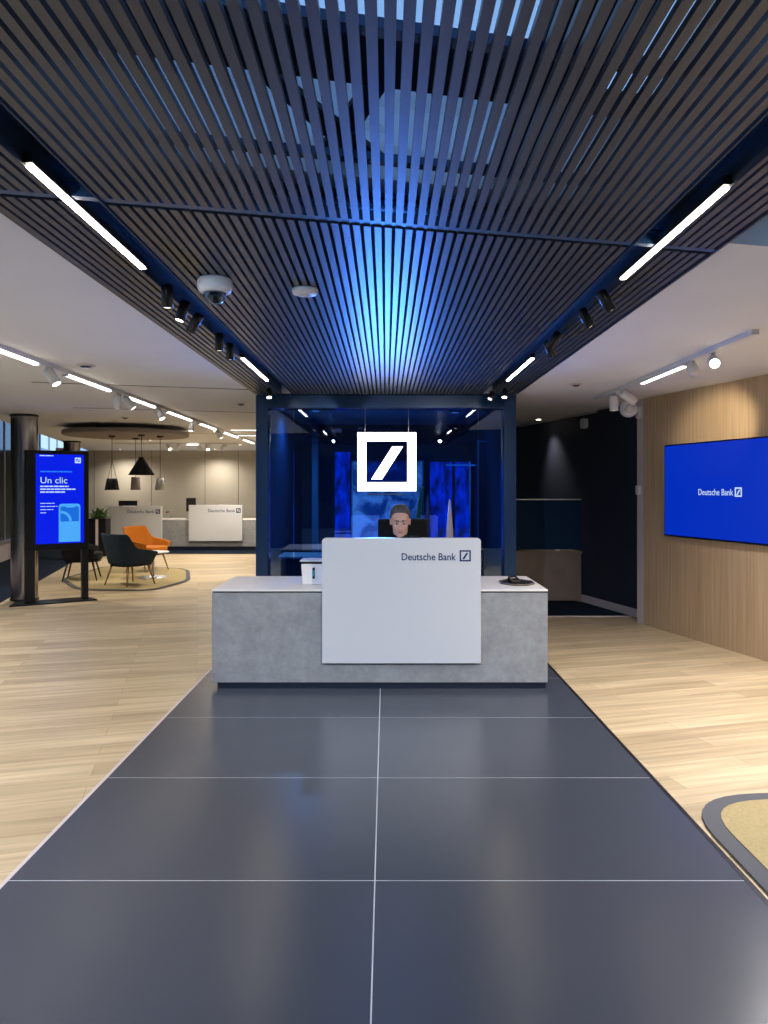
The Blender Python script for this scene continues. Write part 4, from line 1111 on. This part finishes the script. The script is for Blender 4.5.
T = WT @ Matrix.Translation((TW/2+.155, -.0385, THH/2-.043)) @ Matrix.Diagonal((.9, 1, 1, 1)); obj('lettering', text_bm('Deutsche Bank', .088, T, .001, align='RIGHT'), M['tvtext'], scr)

# right ceiling track
RX = 2.38
bm = nb(); box(bm, 2.335, 2.385, 4.6, 8.1, EZ-.034, EZ-.0005); tag(obj('light_track', bm, M['offw']), 'white light track on the ceiling in front of the oak wall', 'light track')
t = linear_light(2.36, 5.70, 6.62, EZ-.052, 'lit light bar on the white track in front of the oak wall', w=.036, h=.017, m='ledw', hm='offw')
make_spot((2.385, 5.25, 2.475), (-.25, -.85, -.35), 'white spotlight shining towards the viewer from the right track', r=.042, L=.11, m='offw', lens='lens', mount=tz-.001)
x_t = wall_T(6.94, 0) @ Vector((0, 0, 0))
make_spot((2.36, 5.55, 2.475), tuple(Vector((3.24, 6.98, 2.10))-Vector((2.36, 5.55, 2.475))), 'faint white spotlight aimed at the oak wall above the screen', r=.042, L=.13, m='offw', lens='lensdim', energy=120, spot=36, mount=tz-.001, col=(1, .84, .58))
GR = 'white spotlights at the far end of the right track'
make_spot((2.36, 7.45, 2.48), (0, 0, -1), 'white cylinder spotlight hanging straight down at the far end of the right track', r=.045, L=.15, m='offw', group=GR, mount=tz-.001)
make_spot((2.36, 7.15, 2.49), (.75, .15, -.55), 'white cylinder spotlight tilted right at the far end of the right track', r=.045, L=.17, m='offw', group=GR, mount=tz-.001)
# projector-like round camera by the wall corner
x, Y = at(628.5, 7.7), 7.7
t = thing('dome_camera', 'bulky white camera hanging in the corner where the oak wall ends', 'security camera', (x, Y, EZ))
bm = nb(); rod(bm, (x, Y, EZ-.001), (x, Y, 2.46), .018); obj('stem', bm, M['offw'], t)
bm = nb(); lathe(bm, [(0, -.09), (.05, -.085), (.085, -.05), (.095, 0), (.085, .045), (0, .05)], (x, Y, 2.40), 28, (.2, 1, .1)); obj('housing', bm, M['offw'], t)
bm = nb(); lathe(bm, [(0, -.098), (.035, -.096), (.045, -.088), (0, -.088)], (x, Y, 2.40), 24, (.2, 1, .1)); obj('lens', bm, M['steelmid'], t)
# wall devices
def wdev(Y, z, w, h, d, name, label, cat, x0=2.98, y0=8.63, m='offw'):
    T = Matrix.Translation((line_pt(x0, y0, KS, Y), Y, z)) @ Matrix(((wt.x, wn.x, 0, 0), (wt.y, wn.y, 0, 0), (0, 0, 1, 0), (0, 0, 0, 1)))
    t = thing(name, label, cat, tuple(T @ Vector((0, -d/2, 0))), 0)
    bm = nb()
    P = [(w/2*math.copysign(abs(cos(k))**.5, cos(k)), h/2*math.copysign(abs(sin(k))**.6, sin(k))) for k in [2*PI*i/24 for i in range(24)]]
    prism(bm, P, -.001, -d, T=T @ Matrix(((1, 0, 0, 0), (0, 0, 1, 0), (0, 1, 0, 0), (0, 0, 0, 1)))); mod_bevel(obj('case', bm, M[m], t), .01, 2)
    bm = nb(); rod(bm, T @ Vector((0, -d-.001, -h*.2)), T @ Vector((0, -d-.006, -h*.2)), w*.2); obj('sensor_eye', bm, M['steelmid'], t)
Yd = (2.98+KS*8.63)/((586.5-386)/F+KS)
wdev(Yd, zt(423.6, Yd), .11, .135, .07, 'motion_sensor', 'white rounded sensor high on the charcoal wall', 'sensor')
wdev(8.24, zt(490, 8.2), .06, .11, .05, 'wall_switch', 'small white device halfway up the white post beside the oak wall', 'wall device', 2.926, 8.18)
wdev(8.24, zt(412, 8.2), .07, .14, .05, 'wall_speaker', 'small white device near the top of the white post beside the oak wall', 'wall device', 2.926, 8.18)

# brown desk with navy screen
Yb = 9.70
xa, xb = 1.46, at(581.5, Yb)
t = thing('office_desk', 'brown wooden desk right of the blue frame', 'desk', ((xa+xb)/2, Yb+.4, .006))
bm = nb(); box(bm, xa, xb, Yb+.02, Yb+.045, .03, zt(552, Yb)-.03); obj('modesty_panel', bm, M['brown'], t)
for a in (xa, xb-.03):
    k = KS*.72 if a > 2 else 0
    bm = nb(); prism(bm, [(a, Yb+.046), (a+.03, Yb+.046), (a+.03-k, Yb+.75), (a-k, Yb+.75)], .007, zt(552, Yb)-.03); obj('side_panel', bm, M['brown'], t)
bm = nb(); prism(bm, [(xa, Yb), (xb+.01, Yb), (xb+.01-KS*.78, Yb+.78), (xa, Yb+.78)], zt(552, Yb)-.029, zt(551, Yb)); mod_bevel(obj('desktop', bm, M['brown'], t), .003)
zb_ = zt(551, Yb)
t = thing('desk_divider', 'navy fabric screen panel standing on the brown desk', 'divider', ((xa+xb)/2, Yb+.03, zb_))
bm = nb(); box(bm, xa, xb-.0, Yb+.012, Yb+.045, zb_+.022, zt(500, Yb), bev=.006); obj('fabric_panel', bm, M['navyp'], t)
bm = nb(); box(bm, xa, xb, Yb+.012, Yb+.045, zt(500, Yb)+.0005, zt(499, Yb)); obj('top_trim', bm, M['steelmid'], t)
for a in (xa+.15, xb-.35):
    bm = nb(); box(bm, a, a+.06, Yb+.008, Yb+.05, zb_+.0005, zb_+.0215); obj('clamp', bm, M['trimw'], t)

# ================================================================== LIGHTS
w = bpy.data.worlds.new('sky'); S.world = w; w.use_nodes = True
w.node_tree.nodes['Background'].inputs[0].default_value = (.26, .47, .84, 1); w.node_tree.nodes['Background'].inputs[1].default_value = 1.6
# added fill downlights over the white-ceiling rooms, modelled as recessed fittings
def downlight(x, y, e, label, spot=150, z=EZ, col=WW, r=.055):
    t = thing('downlight', label, 'downlight', (x, y, z), 0, 'added fill downlights in the white ceiling')
    bm = nb(); lathe(bm, [(r*.8, -.001), (r, -.001), (r, -.006), (r*.8, -.004)], (x, y, z), 24); obj('ring', bm, M['trimw'], t)
    bm = nb(); lathe(bm, [(0, -.002), (r*.78, -.002), (r*.78, -.004), (0, -.004)], (x, y, z), 20); obj('lens', bm, M['lens'], t)
    lamp('SPOT', (x, y, z-.02), e, col, t, (x, y, 0), size=r, spot=spot, blend=.9)
    return t
# unseen fill outside the frame, added to light what is in it
for (x, y, e, nm) in ((-2.2, 2.2, 260, 'out of view beside the left of the canopy'), (-4.2, 4.4, 330, 'out of view over the near left oak floor'), (-5.2, 7.0, 330, 'out of view farther along the left oak floor'),
                      (2.1, 3.3, 260, 'out of view over the right rug'), (3.0, 5.0, 330, 'out of view before the oak wall'), (-7.6, 11.5, 0, '')):
    if not e: continue
    downlight(x, y, e, 'added fill downlight %s' % nm, col=NEU)
# unseen accent spotlights above the viewer, added to brighten the desk front
make_spot((-1.08, 1.0, z0), (.9, 4.5, -1.75), 'added unseen black spotlight above the viewer in the left canopy channel, aimed at the desk', energy=330, spot=50, col=(.50, .69, 1), lens='lens')
make_spot((1.10, 1.0, z0), (-.8, 4.5, -1.75), 'added unseen black spotlight above the viewer in the right canopy channel, aimed at the desk', energy=300, spot=50, col=(1, .95, .88), lens='lens')
# small fill downlights added to brighten the lounge and the counters
for (px, Y, e, nm) in ((300, 9.3, 200, 'hidden behind the blue frame, near the desk'), (215, 12.9, 260, 'over the oak floor before the service counters'), (240, 16.9, 260, 'nearest the blue frame, over the right service counter'),
                       (150, 15.2, 240, 'behind the taupe disc'), (120, 18.9, 120, 'over the left service counter'), (215, 18.9, 120, 'over the right service counter'), (30, 10.8, 160, 'over the kiosk')):
    downlight(at(px, Y), Y, e, 'added fill downlight %s' % nm, r=.04)
# blue lamps added for the wash along the slats, on a made-up bar
t = thing('added_uplight', 'slim dark bar added below the lit sign for the blue wash on the slats', 'uplight', (0, GY-.06, 1.50))
bm = nb(); box(bm, -.2, .2, GY-.06, GY+.017, 1.475, 1.492); obj('housing', bm, M['bluesteel'], t)
lamp('SPOT', (.0, GY-.10, 1.49), 300, (.02, .16, .80), t, (0, 3.4, 2.55), size=.3, spot=125, blend=1)
lamp('SPOT', (.0, GY-.09, 1.50), 135, (.02, .18, .92), t, (0, 2.4, 2.55), size=.32, spot=74, blend=1)
# blue lamps added to tint and brighten the glass room
for (x, y, z, e) in ((-.9, 9.2, 2.45, 16), (.9, 9.4, 2.45, 16)):
    t = thing('added_blue_lamp', 'small blue-tinted ceiling lamp added to light the glass room, %s' % ('left side' if x < 0 else 'right side'), 'lamp', (x, y, EZ), 0)
    bm = nb(); lathe(bm, [(0, -.001), (.07, -.001), (.07, -.03), (0, -.03)], (x, y, EZ), 24); obj('case', bm, M['blackm'], t)
    bm = nb(); lathe(bm, [(0, -.0305), (.05, -.0305), (.05, -.034), (0, -.034)], (x, y, EZ), 24); obj('lens', bm, M['ktext'], t)
    lamp('SPOT', (x, y, EZ-.05), e*2, (.30, .55, 1), t, (x*.9, y+.3, 0), size=.06, spot=160, blend=.8)
